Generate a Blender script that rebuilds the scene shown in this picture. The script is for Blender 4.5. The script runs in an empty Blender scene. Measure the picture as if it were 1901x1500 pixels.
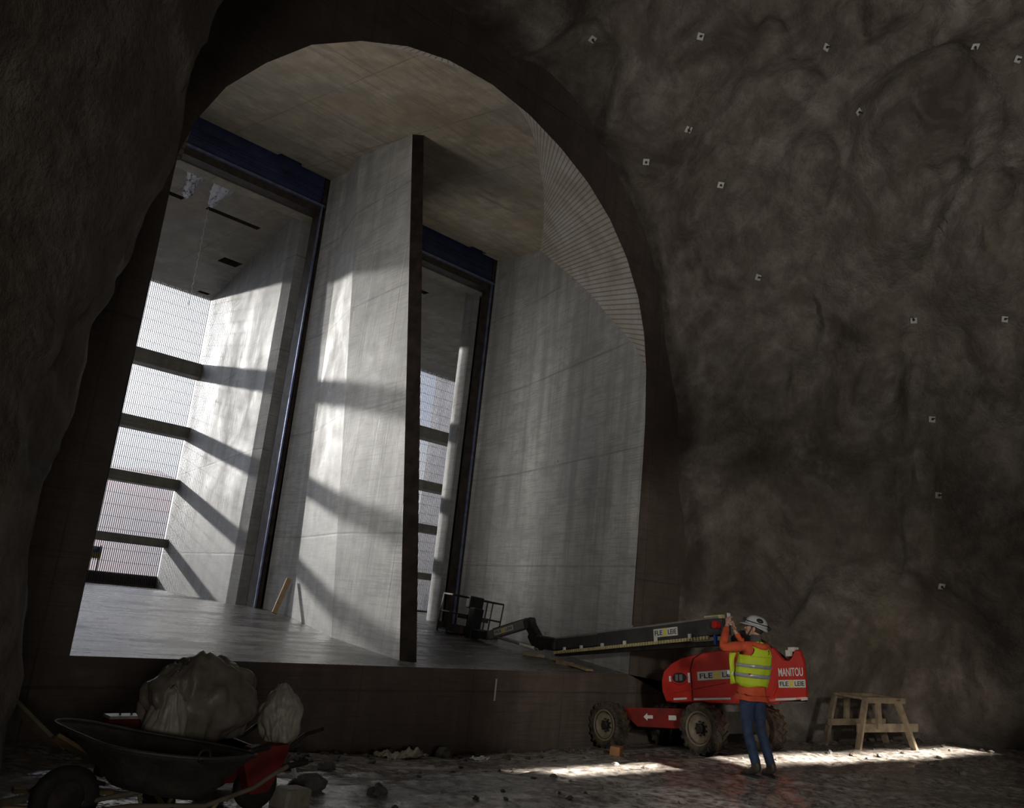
import bpy, bmesh, math, random
from math import sin, cos, pi, radians, sqrt, atan2
from mathutils import Vector, Matrix, noise
random.seed(7)
S = bpy.context.scene
C = S.collection

# ------------------------------------------------------------------ camera
# Structure frame: X runs along the bulkhead, Y upstream through the intake,
# Z up from the sill of the opening (metres).
EYE = Vector((-3.005, -9.165, 0.91))
cam = bpy.data.cameras.new('camera'); cam_o = bpy.data.objects.new('camera', cam); C.objects.link(cam_o)
_R = Vector((0.7093, -0.6977, 0.1015)).normalized()
_F = Vector((0.6652, 0.7096, 0.2328)).normalized()
HEAD = atan2(_F.x, _F.y)            # heading
PITCH = radians(13.46); ROLL = math.atan(.105)
r0 = Vector((cos(HEAD), -sin(HEAD), 0)); f0 = Vector((sin(HEAD) * cos(PITCH), cos(HEAD) * cos(PITCH), sin(PITCH)))
u0 = r0.cross(f0)
cr = r0 * cos(ROLL) + u0 * sin(ROLL); cu = -r0 * sin(ROLL) + u0 * cos(ROLL)
cam_o.matrix_world = Matrix(((cr.x, cu.x, -f0.x, EYE.x), (cr.y, cu.y, -f0.y, EYE.y), (cr.z, cu.z, -f0.z, EYE.z), (0, 0, 0, 1)))
cam.sensor_fit = 'HORIZONTAL'; cam.sensor_width = 36; cam.lens = 36 * 1562 / 1901
cam.clip_start = .05; cam.clip_end = 600
S.camera = cam_o

# ------------------------------------------------------------------ view and light
S.view_settings.view_transform = 'Standard'; S.view_settings.look = 'None'
S.view_settings.gamma = 1; S.view_settings.use_curve_mapping = False
S.view_settings.exposure = 0.0
cy = S.cycles
cy.max_bounces = 10; cy.diffuse_bounces = 6; cy.glossy_bounces = 4; cy.sample_clamp_indirect = 6.0
cy.use_denoising = True; cy.caustics_reflective = False; cy.caustics_refractive = False

SUN_DIR = Vector((-.045, 1, .213)).normalized()      # towards the sun
sun = bpy.data.lights.new('sun', 'SUN'); sun.energy = 4.0; sun.angle = radians(.9); sun.color = (1, .96, .9)
sun_o = bpy.data.objects.new('sun', sun); C.objects.link(sun_o)
sun_o.rotation_euler = (-SUN_DIR).to_track_quat('-Z', 'Y').to_euler(); sun_o.location = (-8, 60, 20)

SKY_BASE, SKY_GLOW = 2.0, 8.5
world = bpy.data.worlds.new('sky'); S.world = world; world.use_nodes = True
nt = world.node_tree; nt.nodes.clear()
wo = nt.nodes.new('ShaderNodeOutputWorld'); bg = nt.nodes.new('ShaderNodeBackground'); bg.inputs[1].default_value = 2.6
tc = nt.nodes.new('ShaderNodeTexCoord'); nz = nt.nodes.new('ShaderNodeTexNoise'); nz.inputs['Scale'].default_value = 5; nz.inputs['Detail'].default_value = 5
mp = nt.nodes.new('ShaderNodeMapping'); mp.inputs['Scale'].default_value = (1, 1, 2.2)
rp = nt.nodes.new('ShaderNodeValToRGB'); rp.color_ramp.elements[0].position = .36; rp.color_ramp.elements[0].color = (.60, .69, .90, 1)
rp.color_ramp.elements[1].position = .60; rp.color_ramp.elements[1].color = (.92, .95, 1, 1)
L = nt.links.new
L(tc.outputs['Generated'], mp.inputs[0]); L(mp.outputs[0], nz.inputs[0]); L(nz.outputs[0], rp.inputs[0]); L(rp.outputs[0], bg.inputs[0]); L(bg.outputs[0], wo.inputs[0])
# glow of thin sunlit cloud around the sun
dp = nt.nodes.new('ShaderNodeVectorMath'); dp.operation = 'DOT_PRODUCT'; nm = nt.nodes.new('ShaderNodeVectorMath'); nm.operation = 'NORMALIZE'
L(tc.outputs['Generated'], nm.inputs[0]); L(nm.outputs[0], dp.inputs[0]); dp.inputs[1].default_value = Vector((-.42, .85, .33)).normalized()
g_ = nt.nodes.new('ShaderNodeMapRange'); g_.interpolation_type = 'SMOOTHSTEP'; g_.inputs[1].default_value = .72; g_.inputs[2].default_value = 1.0; g_.inputs[3].default_value = SKY_BASE; g_.inputs[4].default_value = SKY_GLOW
L(dp.outputs['Value'], g_.inputs[0]); L(g_.outputs[0], bg.inputs[1])

def area(name, loc, target, sx, sy, power, col, portal=False, spread=180):
    l = bpy.data.lights.new(name, 'AREA'); l.shape = 'RECTANGLE'; l.size = sx; l.size_y = sy; l.energy = power; l.color = col; l.spread = radians(spread)
    o = bpy.data.objects.new(name, l); C.objects.link(o); o.location = loc
    o.rotation_euler = (Vector(target) - Vector(loc)).to_track_quat('-Z', 'Y').to_euler()
    if portal: l.cycles.is_portal = True
    return o
area('sky_portal', (3.0, 16.6, 4.9), (3.0, 0, 4.9), 9.6, 9.4, 1, (1, 1, 1), True)
area('sky_portal', (14.2, 16.6, 4.9), (14.2, 0, 4.9), 7.6, 9.4, 1, (1, 1, 1), True)
# work light read off the lit vest; the other lamps are added unseen fill
def spot(name, loc, target, power, col, angle, blend=.6, r=.25):
    l = bpy.data.lights.new(name, 'SPOT'); l.energy = power; l.color = col; l.spot_size = radians(angle); l.spot_blend = blend; l.shadow_soft_size = r
    o = bpy.data.objects.new(name, l); C.objects.link(o); o.location = loc
    o.rotation_euler = (Vector(target) - Vector(loc)).to_track_quat('-Z', 'Y').to_euler(); return o
area('cavern_fill', (-5, -15.5, 1.2), (9, 3, 4.5), 1.6, 1.6, 60, (1, .95, .88), False, 110)  # unseen fill added to lift the cavern foreground
area('passage_fill', (.32, 1.6, 4.2), (9.5, 2.6, 5.5), 1.0, 5.5, 120, (1, .96, .9))  # added fill hidden behind the left jamb, brightens the passage
area('passage_fill', (8.15, 5.3, 4.5), (10.6, 4.6, 5), .8, 7.5, 48, (1, .96, .9))  # added fill hidden behind the pier, brightens the right wall
spot('work_light', (-3.6, -13.0, 2.6), (8.2, -3.0, .1), 2100, (1, .93, .82), 30)
spot('vault_fill', (1.0, -12.5, -.2), (12.0, -4.5, 12.5), 2300, (1, .94, .88), 62, 1, .2)  # unseen fill added to brighten the rock vault

# ------------------------------------------------------------------ materials
def mat(name, col=(.5, .5, .5), rough=.6, metal=0, spec=.5):
    m = bpy.data.materials.new(name); m.use_nodes = True
    b = m.node_tree.nodes['Principled BSDF']
    b.inputs['Base Color'].default_value = (*col, 1); b.inputs['Roughness'].default_value = rough; b.inputs['Metallic'].default_value = metal
    b.inputs['Specular IOR Level'].default_value = spec
    return m
class NB:
    def __init__(s, m): s.t = m.node_tree; s.b = s.t.nodes['Principled BSDF']
    def n(s, k, **kw):
        x = s.t.nodes.new('ShaderNode' + k)
        for a, v in kw.items():
            if a.startswith('i_'):
                key = a[2:]; key = int(key) if key.isdigit() else key.replace('_', ' ')
                x.inputs[key].default_value = v
            else: setattr(x, a, v)
        return x
    def l(s, a, b): s.t.links.new(a, b)
    def pos(s, scale=(1, 1, 1), rot=(0, 0, 0)):
        g = s.n('NewGeometry') if False else s.n('TexCoord'); m = s.n('Mapping'); m.inputs['Scale'].default_value = scale; m.inputs['Rotation'].default_value = rot
        s.l(g.outputs['Object'], m.inputs[0]); return m.outputs[0]
    def noise(s, vec, scale, detail=4, rough=.55, dist=0):
        x = s.n('TexNoise'); x.inputs['Scale'].default_value = scale; x.inputs['Detail'].default_value = detail; x.inputs['Roughness'].default_value = rough; x.inputs['Distortion'].default_value = dist
        if vec is not None: s.l(vec, x.inputs['Vector'])
        return x.outputs[0]
    def ramp(s, v, pts):
        r = s.n('ValToRGB'); e = r.color_ramp.elements
        while len(e) < len(pts): e.new(.5)
        for i, (p, c) in enumerate(pts):
            e[i].position = p; e[i].color = (*c, 1) if len(c) == 3 else c
        s.l(v, r.inputs[0]); return r.outputs[0]
    def math(s, op, a, b=None, c=None, clamp=False):
        x = s.n('Math'); x.operation = op; x.use_clamp = clamp
        for i, v in enumerate((a, b, c)):
            if v is None: continue
            if isinstance(v, (int, float)): x.inputs[i].default_value = v
            else: s.l(v, x.inputs[i])
        return x.outputs[0]
    def mix(s, f, a, b, mode='MIX'):
        x = s.n('Mix'); x.data_type = 'RGBA'; x.blend_type = mode
        for i, v in ((0, f), (6, a), (7, b)):
            if isinstance(v, (int, float)): x.inputs[i].default_value = v
            elif isinstance(v, tuple): x.inputs[i].default_value = (*v, 1)
            else: s.l(v, x.inputs[i])
        return x.outputs[2]
    def bump(s, h, strength=.3, dist=.02, prev=None):
        x = s.n('Bump'); x.inputs['Strength'].default_value = strength; x.inputs['Distance'].default_value = dist; s.l(h, x.inputs['Height'])
        if prev is not None: s.l(prev, x.inputs['Normal'])
        return x.outputs[0]
    def sep(s, v):
        x = s.n('SeparateXYZ'); s.l(v, x.inputs[0]); return x.outputs
G3 = lambda v: (v, v, v)

def concrete(name, base, joints, board=None, warm=None, rough=.62, stain=.5, holes=None, spec=.35):
    """board-marked concrete; joints: list of (axis, spacing, offset, width); board: (axis, freq)"""
    m = mat(name, base, rough, 0, spec); k = NB(m); p = k.pos()
    ax = k.sep(p)
    n1 = k.noise(p, .55, 6, .62, .4); n2 = k.noise(k.pos((3, 3, .35)), 1.0, 5, .6); n3 = k.noise(p, 7, 5, .6)
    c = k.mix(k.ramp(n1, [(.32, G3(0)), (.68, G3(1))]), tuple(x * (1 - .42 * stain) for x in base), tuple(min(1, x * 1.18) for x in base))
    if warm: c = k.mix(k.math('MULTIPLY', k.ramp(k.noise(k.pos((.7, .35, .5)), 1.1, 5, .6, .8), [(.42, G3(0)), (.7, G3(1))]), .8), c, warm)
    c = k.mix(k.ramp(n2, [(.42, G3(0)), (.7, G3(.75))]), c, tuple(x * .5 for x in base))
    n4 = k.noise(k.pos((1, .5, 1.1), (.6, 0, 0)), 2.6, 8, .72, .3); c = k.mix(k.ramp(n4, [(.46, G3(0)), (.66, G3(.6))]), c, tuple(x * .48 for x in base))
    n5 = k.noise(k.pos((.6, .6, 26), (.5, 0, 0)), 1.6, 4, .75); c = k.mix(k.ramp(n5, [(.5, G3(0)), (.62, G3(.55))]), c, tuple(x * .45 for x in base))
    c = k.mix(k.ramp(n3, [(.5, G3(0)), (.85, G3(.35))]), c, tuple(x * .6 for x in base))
    wob = k.math('MULTIPLY', k.math('SUBTRACT', k.noise(p, 1.3, 3), .5), .12)
    line = None
    for (a, sp, off, w) in joints:
        v = k.math('ADD', k.math('ADD', ax[a], off), k.math('MULTIPLY', wob, w * 6))
        fr = k.math('FRACT', k.math('DIVIDE', v, sp)); d = k.math('MULTIPLY', k.math('ABSOLUTE', k.math('SUBTRACT', fr, .5)), sp)
        ln = k.math('SUBTRACT', 1, k.math('DIVIDE', k.math('SUBTRACT', sp / 2, d), w, clamp=True), clamp=True)
        line = ln if line is None else k.math('MAXIMUM', line, ln)
    h = k.math('MULTIPLY', n3, .25)
    if line is not None:
        fade = k.ramp(k.noise(p, .9, 3), [(.3, G3(.25)), (.6, G3(1))])
        lf = k.math('MULTIPLY', line, fade)
        c = k.mix(k.math('MULTIPLY', lf, .75), c, tuple(x * .30 for x in base)); h = k.math('SUBTRACT', h, k.math('MULTIPLY', lf, .3))
    if board:
        a, fq, amt = board
        sc = [.25, .25, .25]; sc[a] = fq
        bn = k.noise(k.pos(tuple(sc)), 1.0, 3, .7)
        c = k.mix(k.ramp(bn, [(.35, G3(.42 * amt)), (.6, G3(0))]), c, tuple(x * .45 for x in base))
        h = k.math('ADD', h, k.math('MULTIPLY', bn, .9 * amt))
    if holes:
        v = k.n('TexVoronoi'); v.inputs['Scale'].default_value = holes; v.inputs['Randomness'].default_value = .75; k.l(p, v.inputs['Vector'])
        hm = k.math('LESS_THAN', v.outputs['Distance'], .035 * holes)
        c = k.mix(k.math('MULTIPLY', hm, .7), c, tuple(x * .25 for x in base))
    k.l(c, k.b.inputs['Base Color'])
    k.l(k.bump(h, .4, .018), k.b.inputs['Normal'])
    k.l(k.ramp(n1, [(.3, G3(rough - .12)), (.7, G3(min(1, rough + .15)))]), k.b.inputs['Roughness'])
    return m
M = {}
M['wall'] = concrete('board_marked_concrete', (.44, .435, .42), [(2, 2.15, .35, .03), (1, 1.22, .1, .012)], (1, 26, .5), holes=.75)
M['wall2'] = concrete('pale_upstream_concrete', (.35, .345, .335), [(2, 2.3, .9, .03), (1, 2.0, .3, .02)], (1, 22, .35), holes=.6)
M['ceil'] = concrete('water_stained_ceiling_concrete', (.42, .37, .30), [(0, 1.75, .2, .02), (1, 2.1, .4, .025)], (1, 20, .6), warm=(.36, .27, .16), stain=.8)
M['ceil2'] = concrete('grey_ceiling_concrete', (.42, .39, .34), [(0, 1.9, .5, .02), (1, 1.3, .4, .012)], (1, 24, .5), warm=(.27, .22, .15), stain=.8)
M['beam'] = concrete('beam_concrete', (.30, .28, .23), [], (0, 8, .3))
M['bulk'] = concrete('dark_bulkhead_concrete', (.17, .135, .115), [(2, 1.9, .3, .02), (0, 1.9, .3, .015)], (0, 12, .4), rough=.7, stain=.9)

# ribbed arch: boards run along the tunnel axis
m = mat('ribbed_arch_concrete', (.32, .30, .27), .65); k = NB(m)
tcn = k.n('TexCoord'); su = k.sep(tcn.outputs['UV'])
rb = k.math('ABSOLUTE', k.math('SUBTRACT', k.math('FRACT', k.math('MULTIPLY', su[0], 62)), .5))
gap = k.math('LESS_THAN', rb, .13)
nn = k.noise(k.pos(), 1.2, 5); ns = k.noise(k.pos((9, 9, 9)), 1.5, 4)
c = k.mix(k.ramp(nn, [(.35, G3(0)), (.7, G3(1))]), (.34, .29, .23), (.50, .47, .42))
c = k.mix(k.math('MULTIPLY', gap, .65), c, (.10, .085, .07)); c = k.mix(k.ramp(ns, [(.5, G3(0)), (.8, G3(.4))]), c, (.16, .13, .10))
k.l(c, k.b.inputs['Base Color']); k.l(k.bump(k.math('ADD', k.math('MULTIPLY', gap, -1), k.math('MULTIPLY', ns, .4)), .8, .03), k.b.inputs['Normal'])
M['rib'] = m

# wet intake slab
m = mat('wet_concrete_slab', (.10, .095, .09), .25, 0, .5); k = NB(m); p = k.pos()
n1 = k.noise(k.pos((.8, 2.2, 1)), 1.1, 7, .65, .5); n2 = k.noise(k.pos((3, 9, 1)), 2.5, 6, .7); n3 = k.noise(p, 40, 3)
n6 = k.noise(k.pos((1.6, 5, 1)), 3.5, 5, .7)
c6 = k.mix(k.ramp(n1, [(.35, G3(0)), (.65, G3(1))]), (.055, .05, .045), (.17, .16, .15))
k.l(k.mix(k.ramp(n6, [(.56, G3(0)), (.64, G3(.85))]), c6, (.015, .013, .012)), k.b.inputs['Base Color'])
k.l(k.ramp(n1, [(.36, G3(.14)), (.5, G3(.26)), (.72, G3(.5))]), k.b.inputs['Roughness'])
h = k.math('ADD', k.math('MULTIPLY', n2, 1.0), k.math('MULTIPLY', n3, .15)); k.l(k.bump(h, .42, .025), k.b.inputs['Normal'])
M['slab'] = m

# muddy gravel
m = mat('muddy_gravel', (.07, .06, .05), .4, 0, .9); k = NB(m); p = k.pos()
n1 = k.noise(p, .8, 7, .65, .6); n2 = k.noise(p, 9, 6, .7); v = k.n('TexVoronoi'); v.inputs['Scale'].default_value = 34; k.l(p, v.inputs['Vector'])
v2 = k.n('TexVoronoi'); v2.inputs['Scale'].default_value = 13; k.l(p, v2.inputs['Vector'])
c = k.mix(k.ramp(n1, [(.3, G3(0)), (.7, G3(1))]), (.22, .195, .175), (.52, .485, .45)); c = k.mix(k.ramp(n2, [(.42, G3(0)), (.6, G3(.9))]), c, (.05, .042, .038))
c = k.mix(k.math('MULTIPLY', k.ramp(v.outputs['Distance'], [(.1, G3(1)), (.35, G3(0))]), .35), c, (.30, .28, .25))
k.l(c, k.b.inputs['Base Color'])
k.l(k.ramp(n1, [(.34, G3(.08)), (.5, G3(.2)), (.72, G3(.5))]), k.b.inputs['Roughness'])
h = k.math('ADD', k.math('MULTIPLY', n2, 1.4), k.math('ADD', k.math('MULTIPLY', v.outputs['Distance'], -.5), k.math('MULTIPLY', v2.outputs['Distance'], -.9)))
k.l(k.bump(h, .22, .012), k.b.inputs['Normal'])
M['ground'] = m

# shotcreted rock
m = mat('shotcreted_rock', (.12, .10, .08), .8, 0, .3); k = NB(m); p = k.pos()
n1 = k.noise(p, .55, 7, .68, 1.2); n2 = k.noise(p, 3.2, 8, .7); n3 = k.noise(k.pos((1.3, 1.3, .22)), 1.2, 6, .6)
c = k.mix(k.ramp(n1, [(.35, G3(0)), (.65, G3(1))]), (.075, .06, .048), (.31, .275, .24))
c = k.mix(k.ramp(n3, [(.5, G3(0)), (.75, G3(.7))]), c, (.19, .18, .11)); c = k.mix(k.ramp(n2, [(.4, G3(.6)), (.62, G3(0))]), c, (.09, .072, .06))
k.l(c, k.b.inputs['Base Color']); k.l(k.bump(k.math('ADD', n2, k.math('MULTIPLY', k.noise(p, 16, 4), .25)), .8, .12), k.b.inputs['Normal'])
k.l(k.ramp(n3, [(.4, G3(.85)), (.7, G3(.45))]), k.b.inputs['Roughness'])
M['rock'] = m

def varied(name, a, b, rough=.5, metal=0, scale=6, bump=.15, spec=.5, r2=None):
    m = mat(name, a, rough, metal, spec); k = NB(m); p = k.pos(); n = k.noise(p, scale, 6, .65, .3)
    k.l(k.mix(k.ramp(n, [(.38, G3(0)), (.66, G3(1))]), a, b), k.b.inputs['Base Color'])
    if bump: k.l(k.bump(k.noise(p, scale * 4, 4), bump, .01), k.b.inputs['Normal'])
    if r2 is not None: k.l(k.ramp(n, [(.35, G3(rough)), (.7, G3(r2))]), k.b.inputs['Roughness'])
    return m
M['blue'] = varied('dark_blue_gate_paint', (.012, .018, .05), (.03, .04, .10), .55, 0, 2)
M['edge'] = varied('skylit_steel_edge', (.16, .20, .38), (.32, .36, .5), .35, .7, 5)  # skylight on the gate edges put into the pale blue colour
M['steel'] = varied('dark_rusty_steel', (.03, .024, .022), (.075, .055, .045), .55, .4, 5)
M['nose'] = varied('dark_nose_plate', (.012, .009, .008), (.028, .02, .016), .9, 0, 4, .15, .1)
M['recess'] = varied('shaded_recess', (.04, .025, .018), (.02, .015, .012), .9, 0, 6)  # ceiling slots coloured dark to read as deep shade
M['bar'] = varied('rack_bar_steel', (.05, .05, .055), (.09, .085, .085), .5, .5, 8)
M['red'] = varied('red_machine_paint', (.42, .018, .012), (.52, .03, .018), .32, 0, 2.5, .05, .5, .5)
M['redd'] = varied('dirty_red_paint', (.26, .018, .012), (.13, .02, .015), .55, 0, 4)
M['black'] = varied('black_rubber', (.012, .011, .01), (.03, .026, .022), .75, 0, 12, .4)
M['tyre'] = varied('muddy_tyre_rubber', (.014, .012, .011), (.10, .075, .045), .8, 0, 7, .5)
M['rim'] = varied('muddy_cream_wheel_rim', (.24, .20, .145), (.15, .115, .08), .6, 0, 9)
M['hub'] = varied('dark_hub_metal', (.02, .018, .016), (.05, .045, .04), .5, .5, 9)
M['boom'] = varied('dark_grey_boom_paint', (.035, .035, .037), (.06, .055, .05), .42, .1, 3)
M['grey'] = varied('grey_machine_paint', (.13, .125, .125), (.20, .19, .185), .4, 0, 3)
M['white'] = varied('white_plate', (.62, .62, .58), (.5, .5, .46), .5, 0, 6, 0)
M['ink'] = mat('black_lettering', (.01, .01, .012), .6)
M['yel'] = mat('yellow_lettering', (.72, .60, .05), .5)
M['txtw'] = mat('white_lettering', (.75, .75, .73), .5)
M['chain'] = varied('pale_yellow_hose_chain', (.50, .44, .22), (.30, .26, .14), .5, 0, 20)
M['wood'] = varied('raw_pine_timber', (.36, .25, .13), (.22, .15, .08), .75, 0, 5)
M['wood2'] = varied('weathered_grey_timber', (.24, .19, .13), (.11, .09, .065), .8, 0, 5)
M['glass'] = mat('lamp_lens', (.55, .55, .52), .15)
M['blueb'] = mat('blue_plastic', (.02, .09, .45), .4)
M['hill'] = varied('dry_reddish_hillside', (.50, .36, .34), (.42, .40, .38), .9, 0, .12, 0)
M['out'] = varied('outside_ground', (.42, .41, .40), (.30, .29, .28), .9, 0, .4, 0)
M['ice'] = varied('frozen_seepage', (.55, .58, .68), (.40, .42, .5), .35, 0, 5, .5)
M['water'] = mat('falling_water', (.85, .88, .9), .1)
def rockmat(name, a, b): return varied(name, a, b, .7, 0, 6, .5)
M['stone1'] = rockmat('brown_stone', (.10, .075, .055), (.05, .04, .03)); M['stone2'] = rockmat('grey_stone', (.15, .14, .13), (.07, .065, .06))
M['brick'] = rockmat('orange_brick', (.34, .16, .06), (.24, .12, .05)); M['pale'] = rockmat('pale_block', (.42, .38, .31), (.26, .23, .18))

# ------------------------------------------------------------------ mesh helpers
def tag(o, label=None, cat=None, group=None, kind=None):
    if label: o['label'] = label
    if cat: o['category'] = cat
    if group: o['group'] = group
    if kind: o['kind'] = kind
    return o
class MB:
    def __init__(s): s.v = []; s.f = []; s.uv = {}
    def add(s, vs, fs):
        o = len(s.v); s.v += [tuple(v) for v in vs]; s.f += [tuple(i + o for i in f) for f in fs]; return s
    def box(s, a, b, mtx=None):
        x0, y0, z0 = a; x1, y1, z1 = b
        vs = [Vector(p) for p in ((x0, y0, z0), (x1, y0, z0), (x1, y1, z0), (x0, y1, z0), (x0, y0, z1), (x1, y0, z1), (x1, y1, z1), (x0, y1, z1))]
        if mtx is not None: vs = [mtx @ v for v in vs]
        return s.add(vs, [(0, 3, 2, 1), (4, 5, 6, 7), (0, 1, 5, 4), (1, 2, 6, 5), (2, 3, 7, 6), (3, 0, 4, 7)])
    def beam(s, p, q, w, h, up=(0, 0, 1)):
        p, q = Vector(p), Vector(q); d = (q - p).normalized(); x = d.cross(Vector(up))
        if x.length < 1e-4: x = d.cross(Vector((0, 1, 0)))
        x.normalize(); z = x.cross(d)
        vs = [e + x * (i * w / 2) + z * (j * h / 2) for e in (p, q) for i, j in ((-1, -1), (1, -1), (1, 1), (-1, 1))]
        return s.add(vs, [(0, 3, 2, 1), (4, 5, 6, 7), (0, 1, 5, 4), (1, 2, 6, 5), (2, 3, 7, 6), (3, 0, 4, 7)][:])
    def tube(s, pts, r, n=10, caps=True, closed=False):
        pts = [Vector(p) for p in pts]; rs = r if isinstance(r, (list, tuple)) else [r] * len(pts)
        rings = []; px = None; N = len(pts)
        for i, p in enumerate(pts):
            if closed: t = (pts[(i + 1) % N] - pts[i - 1])
            else: t = (pts[min(i + 1, N - 1)] - pts[max(i - 1, 0)])
            t.normalize()
            if px is None:
                px = t.orthogonal().normalized()
            px = (px - t * px.dot(t)).normalized(); py = t.cross(px)
            rings.append([p + (px * cos(2 * pi * k / n) + py * sin(2 * pi * k / n)) * rs[i] for k in range(n)])
        vs = [v for g in rings for v in g]; fs = []
        for i in range(N if closed else N - 1):
            j = (i + 1) % N
            for k in range(n): fs.append((i * n + k, i * n + (k + 1) % n, j * n + (k + 1) % n, j * n + k))
        if caps and not closed: fs += [tuple(reversed(range(n))), tuple((N - 1) * n + k for k in range(n))]
        return s.add(vs, fs)
    def lathe(s, prof, axis='Z', n=24, c=(0, 0, 0), cap=True):
        vs = []; fs = []
        for (r, h) in prof:
            for k in range(n):
                a = 2 * pi * k / n; x, y = r * cos(a), r * sin(a)
                p = (x, y, h) if axis == 'Z' else ((h, x, y) if axis == 'X' else (y, h, x))
                vs.append((p[0] + c[0], p[1] + c[1], p[2] + c[2]))
        m_ = len(prof)
        for i in range(m_ - 1):
            for k in range(n): fs.append((i * n + k, i * n + (k + 1) % n, (i + 1) * n + (k + 1) % n, (i + 1) * n + k))
        if cap: fs += [tuple(reversed(range(n))), tuple((m_ - 1) * n + k for k in range(n))]
        return s.add(vs, fs)
    def prism(s, poly, axis, a, b, taper=None):
        """polygon in the two other axes extruded along axis from a to b"""
        vs = []
        for h in (a, b):
            for (p, q) in poly:
                vs.append((h, p, q) if axis == 'X' else ((p, h, q) if axis == 'Y' else (p, q, h)))
        n = len(poly)
        return s.add(vs, [tuple(range(n)), tuple(reversed(range(n, 2 * n)))] + [(i, i + n, (i + 1) % n + n, (i + 1) % n) for i in range(n)])
    def quad(s, *p): return s.add(p, [tuple(range(len(p)))])
    def obj(s, name, material, parent=None, smooth=False, bevel=0, recalc=True, loc=None):
        me = bpy.data.meshes.new(name); me.from_pydata(s.v, [], s.f)
        if recalc:
            bm = bmesh.new(); bm.from_mesh(me); bmesh.ops.remove_doubles(bm, verts=bm.verts, dist=1e-5)
            bmesh.ops.recalc_face_normals(bm, faces=bm.faces)
            if bevel: bmesh.ops.bevel(bm, geom=[e for e in bm.edges if len(e.link_faces) == 2 and e.calc_face_angle(0) > .5], offset=bevel, segments=2, affect='EDGES', clamp_overlap=True, profile=.5)
            bm.to_mesh(me); bm.free()
        me.materials.append(material)
        if smooth:
            for f in me.polygons: f.use_smooth = True
            if smooth == 'auto': me.set_sharp_from_angle(angle=radians(40))
        o = bpy.data.objects.new(name, me); C.objects.link(o)
        if parent: o.parent = parent
        if loc: o.location = loc
        return o
def empty(name, loc=(0, 0, 0), rot=(0, 0, 0), scale=1):
    o = bpy.data.objects.new(name, None); C.objects.link(o); o.location = loc; o.rotation_euler = rot; o.scale = (scale,) * 3; o.empty_display_size = .2; return o
def copy_tree(o, parent=None):
    c = o.copy(); C.objects.link(c)
    if parent: c.parent = parent
    for ch in list(o.children): copy_tree(ch, c)
    return c
def struct(o, label=None): return tag(o, label, None, None, 'structure')
def text_mesh(txt, size, depth=.002, xs=1.0, bold=.0):
    cu_ = bpy.data.curves.new('t', 'FONT'); cu_.body = txt; cu_.size = size; cu_.extrude = depth; cu_.offset = bold; cu_.align_x = 'CENTER'; cu_.align_y = 'CENTER'
    o = bpy.data.objects.new('t', cu_); C.objects.link(o)
    bpy.context.view_layer.update()
    me = bpy.data.meshes.new_from_object(o.evaluated_get(bpy.context.evaluated_depsgraph_get()))
    bpy.data.objects.remove(o); bpy.data.curves.remove(cu_)
    for v in me.vertices: v.co.x *= xs
    return me
def put_text(name, txt, size, material, parent, mtx, xs=1.0, bold=.0, label=None):
    me = text_mesh(txt, size, .0015, xs, bold); me.name = name; me.transform(mtx); me.materials.clear(); me.materials.append(material)
    o = bpy.data.objects.new(name, me); C.objects.link(o); o.parent = parent
    if label: o['label'] = label
    return o
def fbm(p, oc=4, g=.5):
    a = 1; s_ = 0; q = Vector(p)
    for _ in range(oc): s_ += a * noise.noise(q); q = q * 2.03 + Vector((3.1, 1.7, 5.3)); a *= g
    return s_

def strip_light(x0, x1, power):
    """unseen light added on the right to imitate the sunlit band on the gravel crest"""
    cx = (x0 + x1) / 2; ty = -2.82 - .125 * (cx - 4)
    o = area('sun_band_fill', (cx + .65, ty - 5.2, 3.1), (cx, ty, -.69), 1, 1, power, (1, .92, .80), False, 3)  # added light standing in for sun on the gravel
    n_ = (Vector((cx, ty, -.69)) - o.location).normalized(); xd = Vector((1, -.125, 0)).normalized(); xd = (xd - n_ * xd.dot(n_)).normalized(); z_ = -n_; y_ = z_.cross(xd)
    o.matrix_world = Matrix(((xd.x, y_.x, z_.x, o.location.x), (xd.y, y_.y, z_.y, o.location.y), (xd.z, y_.z, z_.z, o.location.z), (0, 0, 0, 1)))
    o.data.size = x1 - x0; o.data.size_y = .30
strip_light(3.9, 5.6, 24)
strip_light(6.95, 12.9, 80)

# ================================================================== STRUCTURE
SL = .05                                    # slope of the slab up to the gates
YG, YR, ZU = 7.1, 16.23, .36
fz = lambda y: SL * y if y < 7.2 else ZU

# slab (floor inside the intake), with its front edge
m_ = MB()
ys = [0, 1, 2, 3, 4, 5, 6, 7.2, 16.6]
for i in range(len(ys) - 1):
    m_.quad((-8, ys[i], fz(ys[i])), (22, ys[i], fz(ys[i])), (22, ys[i + 1], fz(ys[i + 1])), (-8, ys[i + 1], fz(ys[i + 1])))
struct(m_.obj('floor', M['slab'], recalc=False), 'wet concrete slab inside the intake opening')

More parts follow.
